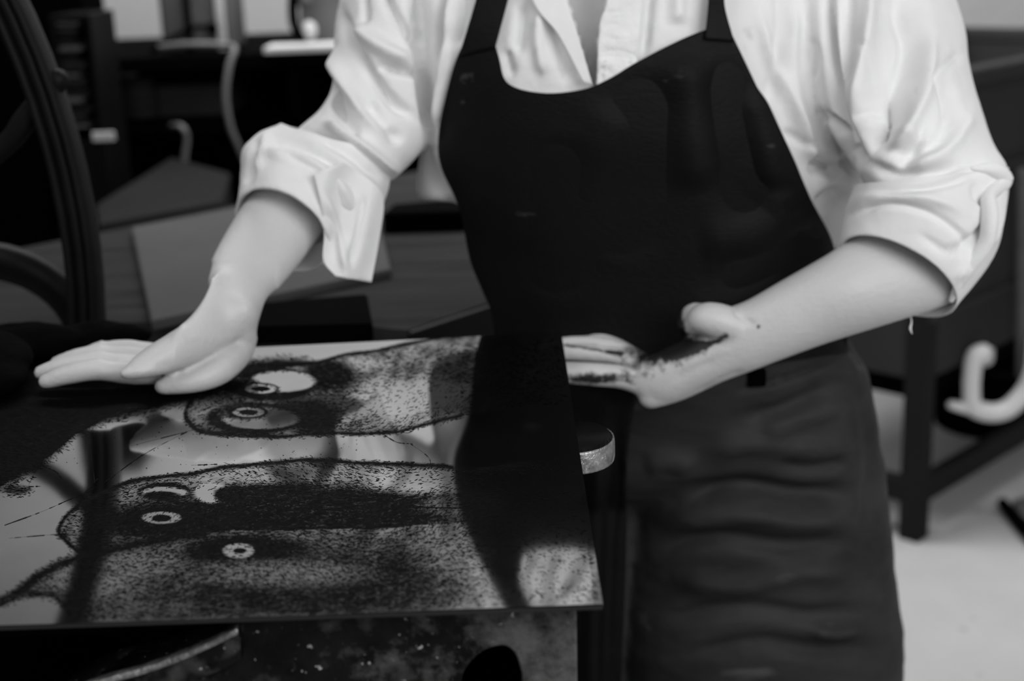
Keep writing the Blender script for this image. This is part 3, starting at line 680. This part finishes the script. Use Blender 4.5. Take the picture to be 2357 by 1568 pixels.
o_ = mk('placket', patch([(1420, -200), (1398, -5), (1380, 60), (1373, 200)], [(1500, -200), (1480, -5), (1472, 80), (1462, 200)], off=.010, nu=18, nv=50,
        fold=[([(1380, 128), (1420, 122), (1470, 135)], 7, -.004), ([(1385, 60), (1430, 55)], 4, -.002), ([(1390, 30), (1440, 28)], 4, -.002), ([(1376, 150), (1400, 145), (1420, 160)], 6, .003), ([(1385, 90), (1425, 92)], 4, -.002)]), m_shirt2, person)
# --- rolled cuffs
def cuff(outer, rim_c, rim_a, rim_b, flip=1, thick=.0035):
    """outer rings down the rolled band to its rim, then back up inside"""
    def ring3(c, a, b):
        C_ = U(*c); return C_, U(c[0]+a[0], c[1]+a[1], c[2])-C_, U(c[0]+b[0], c[1]+b[1], c[2]+b[2])-C_
    rings = [ring3(*o) for o in outer]
    c = U(*rim_c); a = U(rim_c[0]+rim_a[0], rim_c[1]+rim_a[1], rim_c[2]+rim_a[2])-c; b = U(rim_c[0]+rim_b[0], rim_c[1]+rim_b[1], rim_c[2]+rim_b[2])-c
    rim = (c, a, b)
    t = c-rings[-1][0]; t /= np.linalg.norm(t)
    inn = [(c+t*.002, a*.975, b*.975), (c+t*.001, a*.94, b*.94), (c-t*.012, a*.92, b*.92), (c-t*.03, a*.84, b*.84)]
    return loft(catrings(rings+[rim], 6)+inn, 44, 1, caps=False)
def catrings(R, k):
    Q = catmull([np.concatenate(r) for r in R], k); return [(q[:3], q[3:6], q[6:9]) for q in Q]
def solid(vf, name, m, th, fold=None, parent=person, noise=.0):
    me = bpy.data.meshes.new(name); me.from_pydata([tuple(map(float, v)) for v in vf[0]], [], vf[1]); me.update()
    bm = bmesh.new(); bm.from_mesh(me); bmesh.ops.recalc_face_normals(bm, faces=bm.faces[:]); bmesh.ops.subdivide_edges(bm, edges=bm.edges[:], cuts=1, use_grid_fill=True); bm.to_mesh(me); bm.free()
    co = getco(me); no = getno(me)
    if noise: setco(me, co+no*(vnoise(co, 8, 9)*noise)[:, None])
    if fold: folds(me, fold)
    return mk(name, me, m, parent)
cf = cuff([((2147, 405, 1.338), (-175, 20), (0, 0, -.080)), ((2140, 445, 1.335), (-180, 5), (8, -10, -.081)), ((2128, 495, 1.330), (-182, -15), (18, -24, -.076)), ((2112, 555, 1.322), (-172, -45), (34, -46, -.067))],
          (2066, 634, 1.312), (-134, -77, 0), (44, -62, -.052))
solid(cf, 'sleeve_cuff', m_shirt, 0, [
    ([(1990, 440), (2080, 440), (2190, 420), (2270, 385)], 10, -.006), ([(1950, 500), (2040, 470), (2140, 490), (2210, 540), (2250, 590)], 8, -.005),
    ([(1945, 480), (2030, 445), (2150, 460), (2230, 500)], 14, .005), ([(2250, 400), (2255, 450), (2275, 480), (2262, 530), (2200, 590)], 9, -.009),
    ([(2285, 400), (2300, 440), (2295, 510), (2270, 580)], 12, .006), ([(2120, 540), (2180, 580), (2230, 560)], 8, -.004), ([(2200, 600), (2250, 560), (2290, 500)], 8, -.005), ([(2190, 640), (2230, 620), (2270, 560)], 8, .005)], noise=.0015)
mk('cuff_roll', tube([U(2240, 388, 1.275), U(2285, 392, 1.285), U(2308, 418, 1.300), U(2276, 452, 1.275), U(2278, 500, 1.268), U(2268, 560, 1.272), U(2222, 628, 1.285), U(2190, 690, 1.300)], [.003, .009, .0105, .008, .0095, .0085, .0075, .003], 14, 6, .8), m_shirt, person)['label'] = 'twisted turned-back roll of the sleeve at the elbow'
mk('loose_thread', tube([U(2096, 728, 1.32), U(2098, 742, 1.32), U(2095, 756, 1.32), U(2099, 768, 1.32)], [.0005, .0007, .0012, .0004], 6), m_shirt, person)
cf = cuff([((775, 322, 1.415), (-130, -38), (0, 0, -.070)), ((742, 372, 1.405), (-155, -56), (10, -14, -.074)), ((708, 430, 1.390), (-150, -82), (24, -32, -.068)), ((675, 485, 1.372), (-120, -88), (40, -52, -.056))],
          (650, 528, 1.352), (-100, -76, 0), (50, -68, -.045))
solid(cf, 'sleeve_cuff', m_shirt, 0, [
    ([(600, 330), (700, 340), (800, 400), (860, 470)], 12, -.009), ([(580, 350), (680, 360), (770, 420), (820, 500)], 14, .007), ([(640, 350), (740, 400), (790, 480), (800, 540)], 9, -.007),
    ([(600, 320), (580, 380), (565, 430)], 9, -.008), ([(620, 300), (600, 350), (590, 400)], 9, .006), ([(720, 310), (800, 350), (880, 420)], 10, -.007)], noise=.004)
# trailing turned-back flap of that cuff
fl = patch([(722, 400), (738, 470), (746, 540), (744, 600), (772, 636)], [(790, 372), (868, 430), (884, 470), (872, 560), (855, 650)], off=0, nu=30, nv=36, thick=.004, zf=lambda px, py: 1.312+.00022*(px-735)+.00004*(py-440)+.005*math.sin(px/18.+py/60.),
           fold=[([(740, 440), (780, 540), (800, 640)], 10, .006), ([(840, 440), (820, 560), (800, 620)], 9, -.006)])
mk('cuff_flap', fl, m_shirt, person)['label'] = 'loose turned-back end of the rolled sleeve'
# bracelet
# --- bib
def zbib(px, py):
    z = tfront(px, py)-.012; best = z
    for ox, oy in ((0, 0), (-14, 0), (14, 0), (0, 14), (0, -14)):
        d_ = ray(px+ox, py+oy); n_ = np.linalg.norm(d_); h = _bv.ray_cast(Vector(CAM.tolist()), Vector((d_/n_).tolist()))
        if h[0] is not None: best = min(best, (np.array(h[0])-CAM)@Fw-.005)
    return best
bl = [(1128, 58), (1062, 110), (1022, 240), (1008, 330), (1016, 388), (1044, 448), (1062, 500), (1082, 600), (1112, 675), (1134, 740), (1145, 930)]
br = [(1672, 52), (1712, 135), (1762, 240), (1822, 360), (1870, 465), (1912, 545), (1932, 620), (1945, 700), (1950, 760), (1953, 812)]
bt = [(1128, 58), (1148, 130), (1170, 192), (1250, 214), (1340, 206), (1400, 182), (1460, 146), (1540, 104), (1610, 74), (1672, 52)]
FB = [([(1590, 110), (1580, 250), (1600, 380), (1620, 450)], 34, .012), ([(1655, 120), (1680, 260), (1700, 400), (1740, 520)], 26, -.012), ([(1720, 200), (1760, 330), (1800, 450)], 24, .008),
      ([(1520, 150), (1490, 300), (1430, 450), (1380, 600)], 50, -.012), ([(1440, 230), (1400, 360), (1330, 520)], 44, .008), ([(1880, 540), (1750, 620), (1640, 640)], 30, -.008), ([(1860, 480), (1760, 540), (1600, 560)], 30, .007),
      ([(1300, 300), (1290, 500), (1280, 700)], 40, -.008), ([(1850, 620), (1700, 700), (1560, 720)], 24, .005), ([(1820, 400), (1790, 430), (1700, 440)], 12, -.003), ([(1865, 450), (1840, 480), (1800, 490)], 10, -.004), ([(1890, 520), (1870, 540), (1830, 545)], 10, -.004)]
bib = mk('apron_bib', patch(bl, br, bt, off=0, zf=zbib, nu=110, nv=130, thick=.002, fold=[(p, w*1.7, a*.75) for p, w, a in FB]), m_bib, person)
mk('shoulder_strap', patch([(1120, -240), (1108, -60), (1094, 5), (1056, 130)], [(1195, -240), (1182, -60), (1168, 5), (1140, 110)], off=.014, nu=12, nv=40, thick=.003), m_bib, person)
mk('shoulder_strap', patch([(1630, -240), (1632, -60), (1630, 10), (1622, 90)], [(1668, -240), (1672, -60), (1668, 10), (1690, 95)], off=.016, nu=12, nv=40, thick=.003), m_bib, person)
# --- trousers
def zl(y): return 1.53+(y-860)*.00014
kneeL = [LR((1470, 900), (1990, 900), 1.535, .095), LR((1452, 1050), (2034, 1050), zl(1050), .105), LR((1446, 1250), (2058, 1250), zl(1250), .100), LR((1436, 1568), (2082, 1568), zl(1568), .098), LR((1450, 1900), (2040, 1900), zl(1850), .09), LR((1490, 2330), (1960, 2330), 1.735, .085)]
kneeR = [LR((1125, 900), (1580, 900), 1.545, .085), LR((1110, 1050), (1560, 1050), zl(1050)+.02, .090), LR((1100, 1250), (1500, 1250), zl(1250)+.02, .090), LR((1090, 1568), (1452, 1568), zl(1568)+.02, .088), LR((1080, 1900), (1440, 1900), zl(1850)+.03, .085), LR((1060, 2330), (1420, 2330), 1.76, .08)]
tr = [loft([LR((1135, 775), (1950, 775), 1.520, .104), LR((1125, 850), (1985, 840), 1.530, .112), LR((1112, 930), (2012, 920), 1.540, .116), LR((1110, 1030), (2028, 1040), 1.556, .108), LR((1125, 1110), (2025, 1120), 1.565, .090), LR((1140, 1170), (2000, 1180), 1.575, .050)], 44, 4, e=2.4), loft(kneeL, 40, 4), loft(kneeR, 40, 4)]
tme = fuse(tr, .0045, 5)
FT = [([(1690, 900), (1780, 878), (1860, 850), (1940, 815)], 6, -.005), ([(1950, 790), (1975, 815), (1990, 850)], 9, -.007),
      ([(1980, 1130), (1850, 1140), (1700, 1120), (1560, 1150)], 24, -.012), ([(2000, 1180), (1850, 1200), (1680, 1180), (1500, 1210)], 26, .010), ([(1980, 1240), (1820, 1260), (1650, 1240), (1480, 1265)], 20, -.010),
      ([(2000, 1330), (1850, 1320), (1700, 1350), (1520, 1330)], 22, .007), ([(2030, 1400), (1880, 1420), (1700, 1400), (1500, 1430)], 20, -.008), ([(1990, 1000), (1880, 1030), (1720, 1020), (1600, 1050)], 26, .008),
      ([(1960, 930), (1850, 960), (1740, 1000)], 24, .007), ([(1920, 880), (1800, 940), (1700, 960)], 16, -.005), ([(1990, 900), (2000, 1000), (2010, 1100), (1990, 1250)], 18, -.005), ([(1480, 1070), (1540, 1060), (1600, 1075)], 22, .006),
      ([(2040, 1480), (1900, 1500), (1750, 1480), (1560, 1510)], 22, -.008), ([(1960, 1060), (1860, 1080), (1780, 1065)], 16, -.007), ([(1990, 1440), (1930, 1460), (1860, 1450)], 14, .007)]
folds(tme, [(p, w, a*1.35) for p, w, a in FT]); co = getco(tme); no = getno(tme); co += no*(vnoise(co*np.array([.5, 1, 1.6]), 5, 11)*.003)[:, None]; co[:, 2] = np.maximum(co[:, 2], .03); setco(tme, co)
_bt = bvh(tme)
def zshade(px, py):
    best = 9
    for ox, oy in ((0, 0), (-30, 0), (30, 0), (-60, 0), (60, 0), (0, 20), (0, -20)):
        d_ = ray(px+ox, py+oy); n_ = np.linalg.norm(d_); h = _bt.ray_cast(Vector(CAM.tolist()), Vector((d_/n_).tolist()))
        if h[0] is not None: best = min(best, (np.array(h[0])-CAM)@Fw-.006)
    return best if best < 9 else 1.48
mk('shade_panel', patch([(1118, 880), (1105, 1100), (1095, 1400), (1085, 1900)], [(1470, 880), (1445, 1050), (1440, 1300), (1418, 1900)], off=0, nu=40, nv=70, thick=.003, zf=zshade,
   fold=[([(1380, 950), (1370, 1200), (1360, 1700)], 30, .008), ([(1420, 950), (1400, 1300), (1390, 1700)], 16, -.006)]), m_bib, person)  # added black panel standing in for deep shade on this trouser leg
trou = mk('trousers', tme, m_trou, person); trou['label'] = 'dark grey canvas trousers of the overalls'
mk('belt_loop', box(U(1722, 893, 1.424), U(1756, 838, 1.44), .002), m_blackm, trou)
for R_ in (kneeL, kneeR):
    c = R_[-1][0]; fx, fy = c[0], c[1]
    mk('shoe', fuse([ball((fx, fy-.06, .045), (.045, .10, .040), 24), ball((fx, fy+.03, .05), (.04, .055, .045), 24), box(np.array([fx-.042, fy-.14, .0]), np.array([fx+.042, fy+.075, .02]), .008)], .004, 2), m_shoe, person)

# ------------------------------------------------------------------ etching press wheel at the left
press = empty('etching_press', (-1.6, 1.7, 0), 'black iron etching press with large spoked hand wheel at the left', 'printing press')
YW = 1.46
wc = V(-1500, 640, YW); wr_ = abs(V(195, 620, YW)[0]-wc[0])
def rimring(r, rx, ry, n=120, dy=0):
    R = []
    for i in range(n+1):
        t = 2*PI*i/n; d = np.array([math.cos(t), 0, math.sin(t)]); R.append((wc+d*r+np.array([0, dy, 0]), d*rx, np.array([0, ry, 0])))
    return loft(R, 12, 1, caps=False, e=2.6)
wheel = mk('hand_wheel', join(rimring(wr_, .008, .018), rimring(wr_+.011, .006, .022), rimring(wr_-.011, .006, .022)), m_wheel, press)
hub = mk('wheel_hub', loft([(wc+np.array([0, y_, 0]), np.array([.05, 0, 0]), np.array([0, 0, .05])) for y_ in (-.04, -.035, .035, .04, .30)], 24, 1), m_wheel, wheel)
SP = [V(x_, y_, YW)-wc for x_, y_ in ((-1440, 620), (-900, 590), (-500, 560), (-200, 480), (0, 345), (60, 275), (132, 185))]
for k in range(6):
    ca, sa = math.cos(k*PI/3), math.sin(k*PI/3)
    P = [wc+np.array([p[0]*ca-p[2]*sa, 0, p[0]*sa+p[2]*ca]) for p in SP]
    mk('spoke', tube(P, [.024, .018, .014, .013, .011, .012, .012], 12, 5), m_wheel, wheel)
for yy in (1.62, 2.5):
    mk('side_frame', join(box(np.array([-2.05, yy, 0]), np.array([-1.9, yy+.06, 1.45]), .01), box(np.array([-1.25, yy, 0]), np.array([-1.13, yy+.06, 1.40]), .01), box(np.array([-2.05, yy, 1.35]), np.array([-1.13, yy+.06, 1.45]), .01), box(np.array([-2.05, yy, 0]), np.array([-1.13, yy+.06, .1]), .01)), m_black, press, smooth=False)
mk('roller', loft([(np.array([-1.58, y_, 1.05]), np.array([.10, 0, 0]), np.array([0, 0, .10])) for y_ in (1.69, 1.695, 2.485, 2.49)], 36, 1), m_iron, press)
mk('roller', loft([(np.array([-1.58, y_, .75]), np.array([.09, 0, 0]), np.array([0, 0, .09])) for y_ in (1.69, 1.695, 2.485, 2.49)], 36, 1), m_iron, press)
# curved black gear guard behind the wheel
gc = V(20, 745, 1.56)
guard = loft([(gc+np.array([math.cos(t)*.115-.03, .0, math.sin(t)*.095-.02]), np.array([math.cos(t), 0, math.sin(t)])*.022, np.array([0, .02, 0])) for t in np.linspace(-.3, PI+.3, 30)], 10, 1)
mk('gear_guard', guard, m_black, press)

# ------------------------------------------------------------------ workbench behind the plate
HB = .90
bench = empty('workbench', (-.5, 1.95, 0), 'grey wooden workbench behind the plate', 'workbench')
BT = [on(-300, 640, HB), on(560, 468, HB), on(1180, 352, HB), on(1185, 678, HB), on(940, 762, HB), on(560, 776, HB), on(-300, 790, HB)]
for p_ in BT[5:]: p_[1] = 1.60
mk('bench_top', slab(BT, .035, .003), m_bench, bench, smooth=False)
for p in ((BT[1]+BT[0])/2, BT[1], BT[2], BT[3]+np.array([-.02, .05, 0]), BT[6]+np.array([.05, .06, 0])):
    q = p.copy(); q[1] = min(q[1]-.06, 9); q = p*.97+np.array([-.5, 1.95, HB])*.03
    mk('leg', box(np.array([q[0]-.03, q[1]-.03, 0]), np.array([q[0]+.03, q[1]+.03, HB-.035]), .003), m_black, bench, smooth=False)
mk('front_rail', slab([on(945, 768, HB-.001), on(1180, 690, HB-.001), on(1180, 684, HB-.001), on(942, 760, HB-.001)], .05, .001), m_black, bench, smooth=False)
def flat(name, pts, h, t, m, label, cat):
    return tag(origin(mk(name, slab([on(a, b, h+t) for a, b in pts], t-.0005, min(.002, t*.3)), m, smooth=False)), label, cat)
flat('drawing_board', [(303, 523), (850, 418), (900, 620), (348, 740)], HB, .012, m_board, 'pale drawing board lying on the workbench beyond the moving hand', 'board')
flat('felt_pad', [(560, 700), (845, 676), (858, 746), (575, 752)], HB+.0115, .02, m_blackm, 'flat black pad lying on the pale board just past the plate', 'pad')
flat('shade_slab', [(905, 470), (1075, 455), (1075, 486), (880, 492)], HB, .03, m_blackm, 'shallow black slab in place of the shade under the shirt tail', 'shade_block')  # black slab added where the shirt tail's shade falls
a = V(968, 462, 2.35); b = V(1075, 340, 2.35)
# ------------------------------------------------------------------ background, left
def thing1(name, vf, m, label, cat, group=None, smooth=False): return tag(origin(mk(name, vf, m, smooth=smooth)), label, cat, group)
cnt = empty('counter', (-.9, 3.6, 0), 'long black counter with open shelf along the back wall', 'counter')
a = V(60, 134, 3.3); b = V(1150, 118, 3.3); ht = (V(500, 124, 3.3))[2]
CX0, CX1 = V(40, 120, 3.3)[0], V(1260, 120, 3.3)[0]
mk('counter_top', box(np.array([CX0, 3.28, ht-.035]), np.array([CX1, 4.0, ht]), .004), m_blackm, cnt, smooth=False)
mk('back_board', box(np.array([CX0, 3.96, 0]), np.array([CX1, 4.0, ht-.035]), .002), m_blackm, cnt, smooth=False)
sh_z = V(450, 282, 3.3)[2]
mk('shelf', box(np.array([CX0, 3.32, sh_z-.03]), np.array([CX1, 3.955, sh_z]), .003), m_blackm, cnt, smooth=False)
for xx in (CX0, (CX0+CX1)/2, CX1-.03): mk('upright', box(np.array([xx, 3.32, 0]), np.array([xx+.03, 3.95, ht-.036]), .002), m_blackm, cnt, smooth=False)
def on_h(px, Y, h):                                           # x where a column of the view meets depth Y at height h
    lo, hi = -3000, 3000
    for _ in range(50):
        m_ = (lo+hi)/2
        if V(px, m_, Y)[2] > h: lo = m_
        else: hi = m_
    return V(px, lo, Y)[0]
# on the counter
gx0, gx1 = on_h(375, 3.4, ht), on_h(540, 3.4, ht)
jar = empty('plastic_tank', ((gx0+gx1)/2, 3.5, ht), 'tall translucent grey tank with black knob standing on the counter', 'tank')
mk('tank_body', box(np.array([gx0, 3.40, ht+.001]), np.array([gx1, 3.58, ht+.32]), .012), m_mid, jar)
mk('corner_strip', box(np.array([gx1-.035, 3.385, ht+.001]), np.array([gx1-.015, 3.399, ht+.32]), .003), m_pale, jar)
mk('corner_strip', box(np.array([gx0+.06, 3.385, ht+.001]), np.array([gx0+.075, 3.399, ht+.32]), .003), m_blackm, jar)
kc = V(488, 66, 3.38); mk('knob', loft([(kc+np.array([0, y_, 0]), np.array([.014, 0, 0]), np.array([0, 0, .014])) for y_ in (0, .004, .02)], 20, 1), m_blackm, jar)
cb = origin(mk('cable', tube([V(350, 118, 3.34), V(390, 92, 3.33), V(440, 66, 3.33), V(470, 62, 3.33)], [.006]*4, 10), m_blackm)); tag(cb, 'short black cable looping in front of the grey tank on the counter', 'cable')
cb = origin(mk('cable', tube([V(370, 112, 3.32)+np.array([0, 0, .004]), V(440, 102, 3.30), V(520, 104, 3.30), V(540, 112, 3.28), V(528, 150, 3.26), V(520, 220, 3.25), V(530, 290, 3.25), V(548, 335, 3.26), V(566, 380, 3.28)], [.007]*9, 10), m_cable)); tag(cb, 'long grey cable hanging from the counter beside the rolled sleeve', 'cable')
cb = origin(mk('cable', tube([V(395, 290, 3.308), V(418, 292, 3.25), V(430, 318, 3.25), V(425, 365, 3.25), V(426, 400, 3.25)], [.007]*5, 10), m_cable)); tag(cb, 'short grey cable drooping from the shelf above the grey crate', 'cable')
bx0_, bx1_ = on_h(682, 3.4, ht), on_h(850, 3.4, ht)
ket = empty('kettle', ((bx0_+bx1_)/2, 3.5, ht), 'dark grey electric kettle on the counter behind the shoulder', 'kettle')
mk('kettle_body', cyl(((bx0_+bx1_)/2, 3.5, ht+.001), (bx1_-bx0_)/2, .25, 36, [(.09, 0), ((bx1_-bx0_)/2, .01), ((bx1_-bx0_)/2*.97, .12), ((bx1_-bx0_)/2*.8, .24), (.05, .26)]), m_mid, ket)
mk('spout', tube([V(700, 0, 3.38), V(690, -15, 3.38), V(676, -40, 3.38)], [.02, .016, .010], 12), m_mid, ket)
mk('handle', tube([V(684, -60, 3.36), V(674, 0, 3.35), V(678, 60, 3.35), V(700, 92, 3.36)], [.012, .012, .012, .010], 12), m_blackm, ket)
kc = V(712, 70, 3.36); mk('indicator', ball(kc, (.018, .012, .022), 20), m_pale, ket)
s0, s1 = on_h(612, 3.27, ht), on_h(840, 3.27, ht)
thing1('paper_pad', box(np.array([s0, 3.24, ht+.0005]), np.array([s1, 3.36, ht+.014]), .002), m_pale, 'white pad of paper along the counter edge below the kettle', 'paper')
# tall black cabinet and the rack in front of it
cab = empty('tall_cabinet', (-1.35, 3.2, 0), 'tall black cabinet at the left of the counter', 'cabinet')
tx0, tx1 = V(45, 30, 3.1)[0], V(243, 30, 3.27)[0]
mk('cabinet_body', box(np.array([tx0, 3.1, 0]), np.array([tx1, 3.27, 1.75]), .006), m_blackm, cab, smooth=False)
rk = empty('drawer_rack', ((V(160, 40, 2.9)[0]+V(262, 40, 2.9)[0])/2, 2.95, 0), 'narrow black rack of paper trays standing before the tall cabinet', 'rack')
ra, rb = V(158, 322, 2.9)[0], V(252, 40, 3.08)[0]; zt, zb = V(200, 42, 2.9)[2], V(200, 300, 2.9)[2]
mk('rack_frame', join(box(np.array([ra-.01, 2.9, 0]), np.array([ra, 3.08, zt]), .002), box(np.array([rb, 2.9, 0]), np.array([rb+.01, 3.08, zt]), .002), box(np.array([ra, 3.06, 0]), np.array([rb, 3.08, zt]), .001), box(np.array([ra-.01, 2.9, zt]), np.array([rb+.01, 3.08, zt+.008]), .002), box(np.array([ra, 2.905, 0]), np.array([rb, 3.05, zb-.02]), .002)), m_black, rk, smooth=False)
for k in range(13):
    zz = zb+(zt-zb)*(k+.3)/13; w = (rb-ra)
    mk('paper_tray', box(np.array([ra+.002, 2.905+.004*(k % 3), zz]), np.array([ra+w*(.55+.4*random.random()), 3.05, zz+.005+.004*(k % 2)]), .001), m_sink if k % 3 else m_mid, rk, smooth=False)
a = V(213, 326, 2.885); b = V(262, 303, 2.885); mk('label_card', box(a, b+np.array([0, .006, 0]), .002), m_pale, rk, smooth=False)['label'] = 'small white card'
# tape rolls on the shelf, box, crumpled paper
rx0, rx1 = on_h(272, 3.4, sh_z), on_h(362, 3.4, sh_z); rc = (rx0+rx1)/2; rr = (rx1-rx0)/2
def roll(z, r, lab):
    n = 40; R = []
    for i in range(n+1):
        t = 2*PI*i/n; d = np.array([math.cos(t), math.sin(t), 0]); R.append((np.array([rc, 3.40+r, z+.0115])+d*r*.75, d*r*.25, np.array([0, 0, .0112])))
    thing1('tape_roll', loft(R, 12, 1, caps=False, e=6), m_sink, lab, 'tape roll', 'rolls of tape stacked under the counter', True)
for k, (f, lab) in enumerate(((1, 'dark roll of tape, lowest of the stack under the counter'), (1, 'dark roll of tape, second from the bottom of its stack'), (.97, 'dark roll of tape, second from the top of its stack'), (.9, 'dark roll of tape on top of the stack under the counter'))):
    roll(sh_z+.0005+k*.0235, rr*f, lab)
cx0, cx1 = on_h(366, 3.42, sh_z), on_h(535, 3.42, sh_z)
thing1('carton', box(np.array([cx0, 3.42, sh_z+.0005]), np.array([cx1, 3.7, V(450, 195, 3.42)[2]]), .004), m_sink, 'dark grey carton on the shelf right of the tape rolls', 'box')
pc = fuse([ball((rc-.02, 3.40+rr, sh_z+.0005+4*.0235+.012), (.028, .026, .010), 20)], .004, 1); co = getco(pc); no = getno(pc); co += no*(vnoise(co, 18, 2)*.005)[:, None]; co[:, 2] = np.maximum(co[:, 2], sh_z+4*.0235+.001); setco(pc, co)
thing1('crumpled_paper', pc, m_pale, 'crumpled pale paper lying on top of the tape rolls', 'paper', None, True)
# low cabinet far left and a pale tub
lx0, lx1 = V(-700, 40, 3.0)[0], V(70, 40, 3.0)[0]; lz = V(20, 36, 3.0)[2]
lc_ = empty('low_cabinet', ((lx0+lx1)/2, 3.25, 0), 'low black cabinet at the far left behind the press wheel', 'cabinet')
mk('cabinet_body', box(np.array([lx0, 3.0, 0]), np.array([lx1-.01, 3.09, lz]), .006), m_blackm, lc_, smooth=False)
t0, t1 = on_h(-120, 3.03, lz), on_h(46, 3.03, lz)
thing1('storage_tub', loft([(np.array([(t0+t1)/2, 3.05, lz+z_]), np.array([(t1-t0)/2*f, 0, 0]), np.array([0, .035*f, 0])) for f, z_ in ((.90, .0005), (.92, .004), (1, .16), (1.05, .162), (1.05, .175), (.98, .176))], 40, 1, e=6), m_pale, 'pale plastic tub on top of the low black cabinet', 'tub', None, True)
# grey crate behind the bench
cr_t = V(390, 352, 2.75)[2]
crate = empty('crate', (V(370, 450, 2.6)[0], 2.6, 0), 'dark grey covered crate behind the workbench under the hanging cables', 'crate')
Hc = .86
CP = [on(222, 470, Hc), on(395, 362, Hc), on(530, 398, Hc), on(512, 466, Hc), on(228, 518, Hc)]
mk('crate_lid', slab(CP, .02, .003), m_sink2, crate, smooth=False)
cc_ = sum(CP)/len(CP)
mk('crate_body', slab([p*.985+cc_*.015-np.array([0, 0, .02]) for p in CP], Hc-.022, .002), m_sink2, crate, smooth=False)
# ------------------------------------------------------------------ washing trough at the right, set at an angle to the camera
cc = on(2110, 1250, 0); ex = np.array([math.cos(PI/4), math.sin(PI/4), 0]); ey = np.array([-ex[1], ex[0], 0])
def tb(x0, y0, z0, x1, y1, z1, bev=.004):
    v, f = box(np.array([x0, y0, z0]), np.array([x1, y1, z1]), bev)
    return [tuple(cc+ex*p[0]+ey*p[1]+np.array([0, 0, p[2]])) for p in v], f
LX, LY, ZR, ZB = 1.15, .55, 1.01, .37
sink = empty('wash_trough', cc+ex*LX/2+ey*LY/2, 'grey steel washing trough on legs behind the raised elbow', 'sink')
mk('basin', join(tb(0, 0, ZB, LX, .02, ZR), tb(0, LY-.02, ZB, LX, LY, ZR), tb(0, 0, ZB, .02, LY, ZR), tb(LX-.02, 0, ZB, LX, LY, ZR), tb(.005, .005, ZB+.04, LX-.005, LY-.005, ZB+.06)), m_sink, sink, smooth=False)
mk('rim', join(tb(-.02, -.025, ZR-.03, LX+.02, .025, ZR+.008, .008), tb(-.02, LY-.025, ZR-.03, LX+.02, LY+.02, ZR+.008, .008), tb(-.025, -.02, ZR-.03, .025, LY+.02, ZR+.008, .008), tb(LX-.025, -.02, ZR-.03, LX+.02, LY+.02, ZR+.008, .008)), m_sink, sink, smooth=False)
mk('stiffening_rib', join(tb(.0, -.014, .78, LX, 0, .80), tb(.0, -.014, .50, LX, 0, .515)), m_sink, sink, smooth=False)
mk('skirt_panel', join(tb(.03, .02, ZB-.05, LX-.03, .03, ZB), tb(.02, .03, ZB-.05, .03, LY-.03, ZB)), m_blackm, sink, smooth=False)
for x_, y_ in ((0, 0), (LX-.045, 0), (0, LY-.045), (LX-.045, LY-.045)):
    mk('leg', tb(x_-.004, y_-.004, .0, x_+.045, y_+.045, ZB+.5, .003), m_sink2, sink, smooth=False)
mk('lower_rail', join(tb(.04, -.002, .085, LX-.04, .03, .14, .003), tb(-.002, .04, .085, .03, LY-.04, .14, .003)), m_sink2, sink, smooth=False)
pz = lambda a, b, d=0: V(a, b, 2.98+d)
mk('drain_pipe', tube([pz(2262, 812), pz(2246, 820), pz(2238, 850), pz(2236, 900), pz(2240, 935), pz(2262, 947), pz(2290, 950), pz(2318, 942), pz(2342, 922), pz(2362, 895), pz(2380, 850), pz(2385, 780, .08)], [.020, .020, .020, .019, .020, .021, .021, .021, .021, .020, .019, .019], 18, 4), m_white, sink)['label'] = 'white plastic drain pipe'
mk('pipe_collar', tube([pz(2190, 932), pz(2215, 938), pz(2245, 944)], [.010, .012, .014], 14), m_white, sink)
mk('inlet_pipe', tube([pz(2262, 812), pz(2268, 825, .05), pz(2272, 800, .16)], [.020, .018, .016], 14), m_white, sink)
mk('side_strip', tube([pz(2353, 400, .10), pz(2353, 860, .10)], [.014, .014], 10), m_mid, sink)
bc = cc+ex*.82+ey*.24; bk = empty('bucket', bc, 'black plastic bucket on the floor under the washing trough', 'bucket')
mk('bucket_body', cyl(bc, .17, .25, 40, [(.14, 0), (.145, .004), (.17, .26), (.177, .265), (.177, .275), (.166, .276), (.162, .26), (.14, .02)]), m_blackm, bk)
mk('bucket_handle', tube([bc+np.array([.17*math.cos(t), -.03-.15*math.sin(t), .26-.07*math.sin(t)]) for t in np.linspace(0, PI, 9)], [.004]*9, 8), m_black, bk)
fc = on(2340, 1215, 0)
ft = empty('floor_tool', (fc[0], fc[1], 0), 'small black tool lying on the floor at the right edge', 'tool')
mk('shaft', tube([on(2308, 1158, .016), on(2335, 1190, .017), on(2380, 1240, .018)], [.013, .015, .017], 12), m_blackm, ft)
mk('plate', slab([on(2330, 1150, .03), on(2400, 1130, .03), on(2400, 1200, .03), on(2352, 1195, .03)], .028, .003), m_mid, ft, smooth=False)
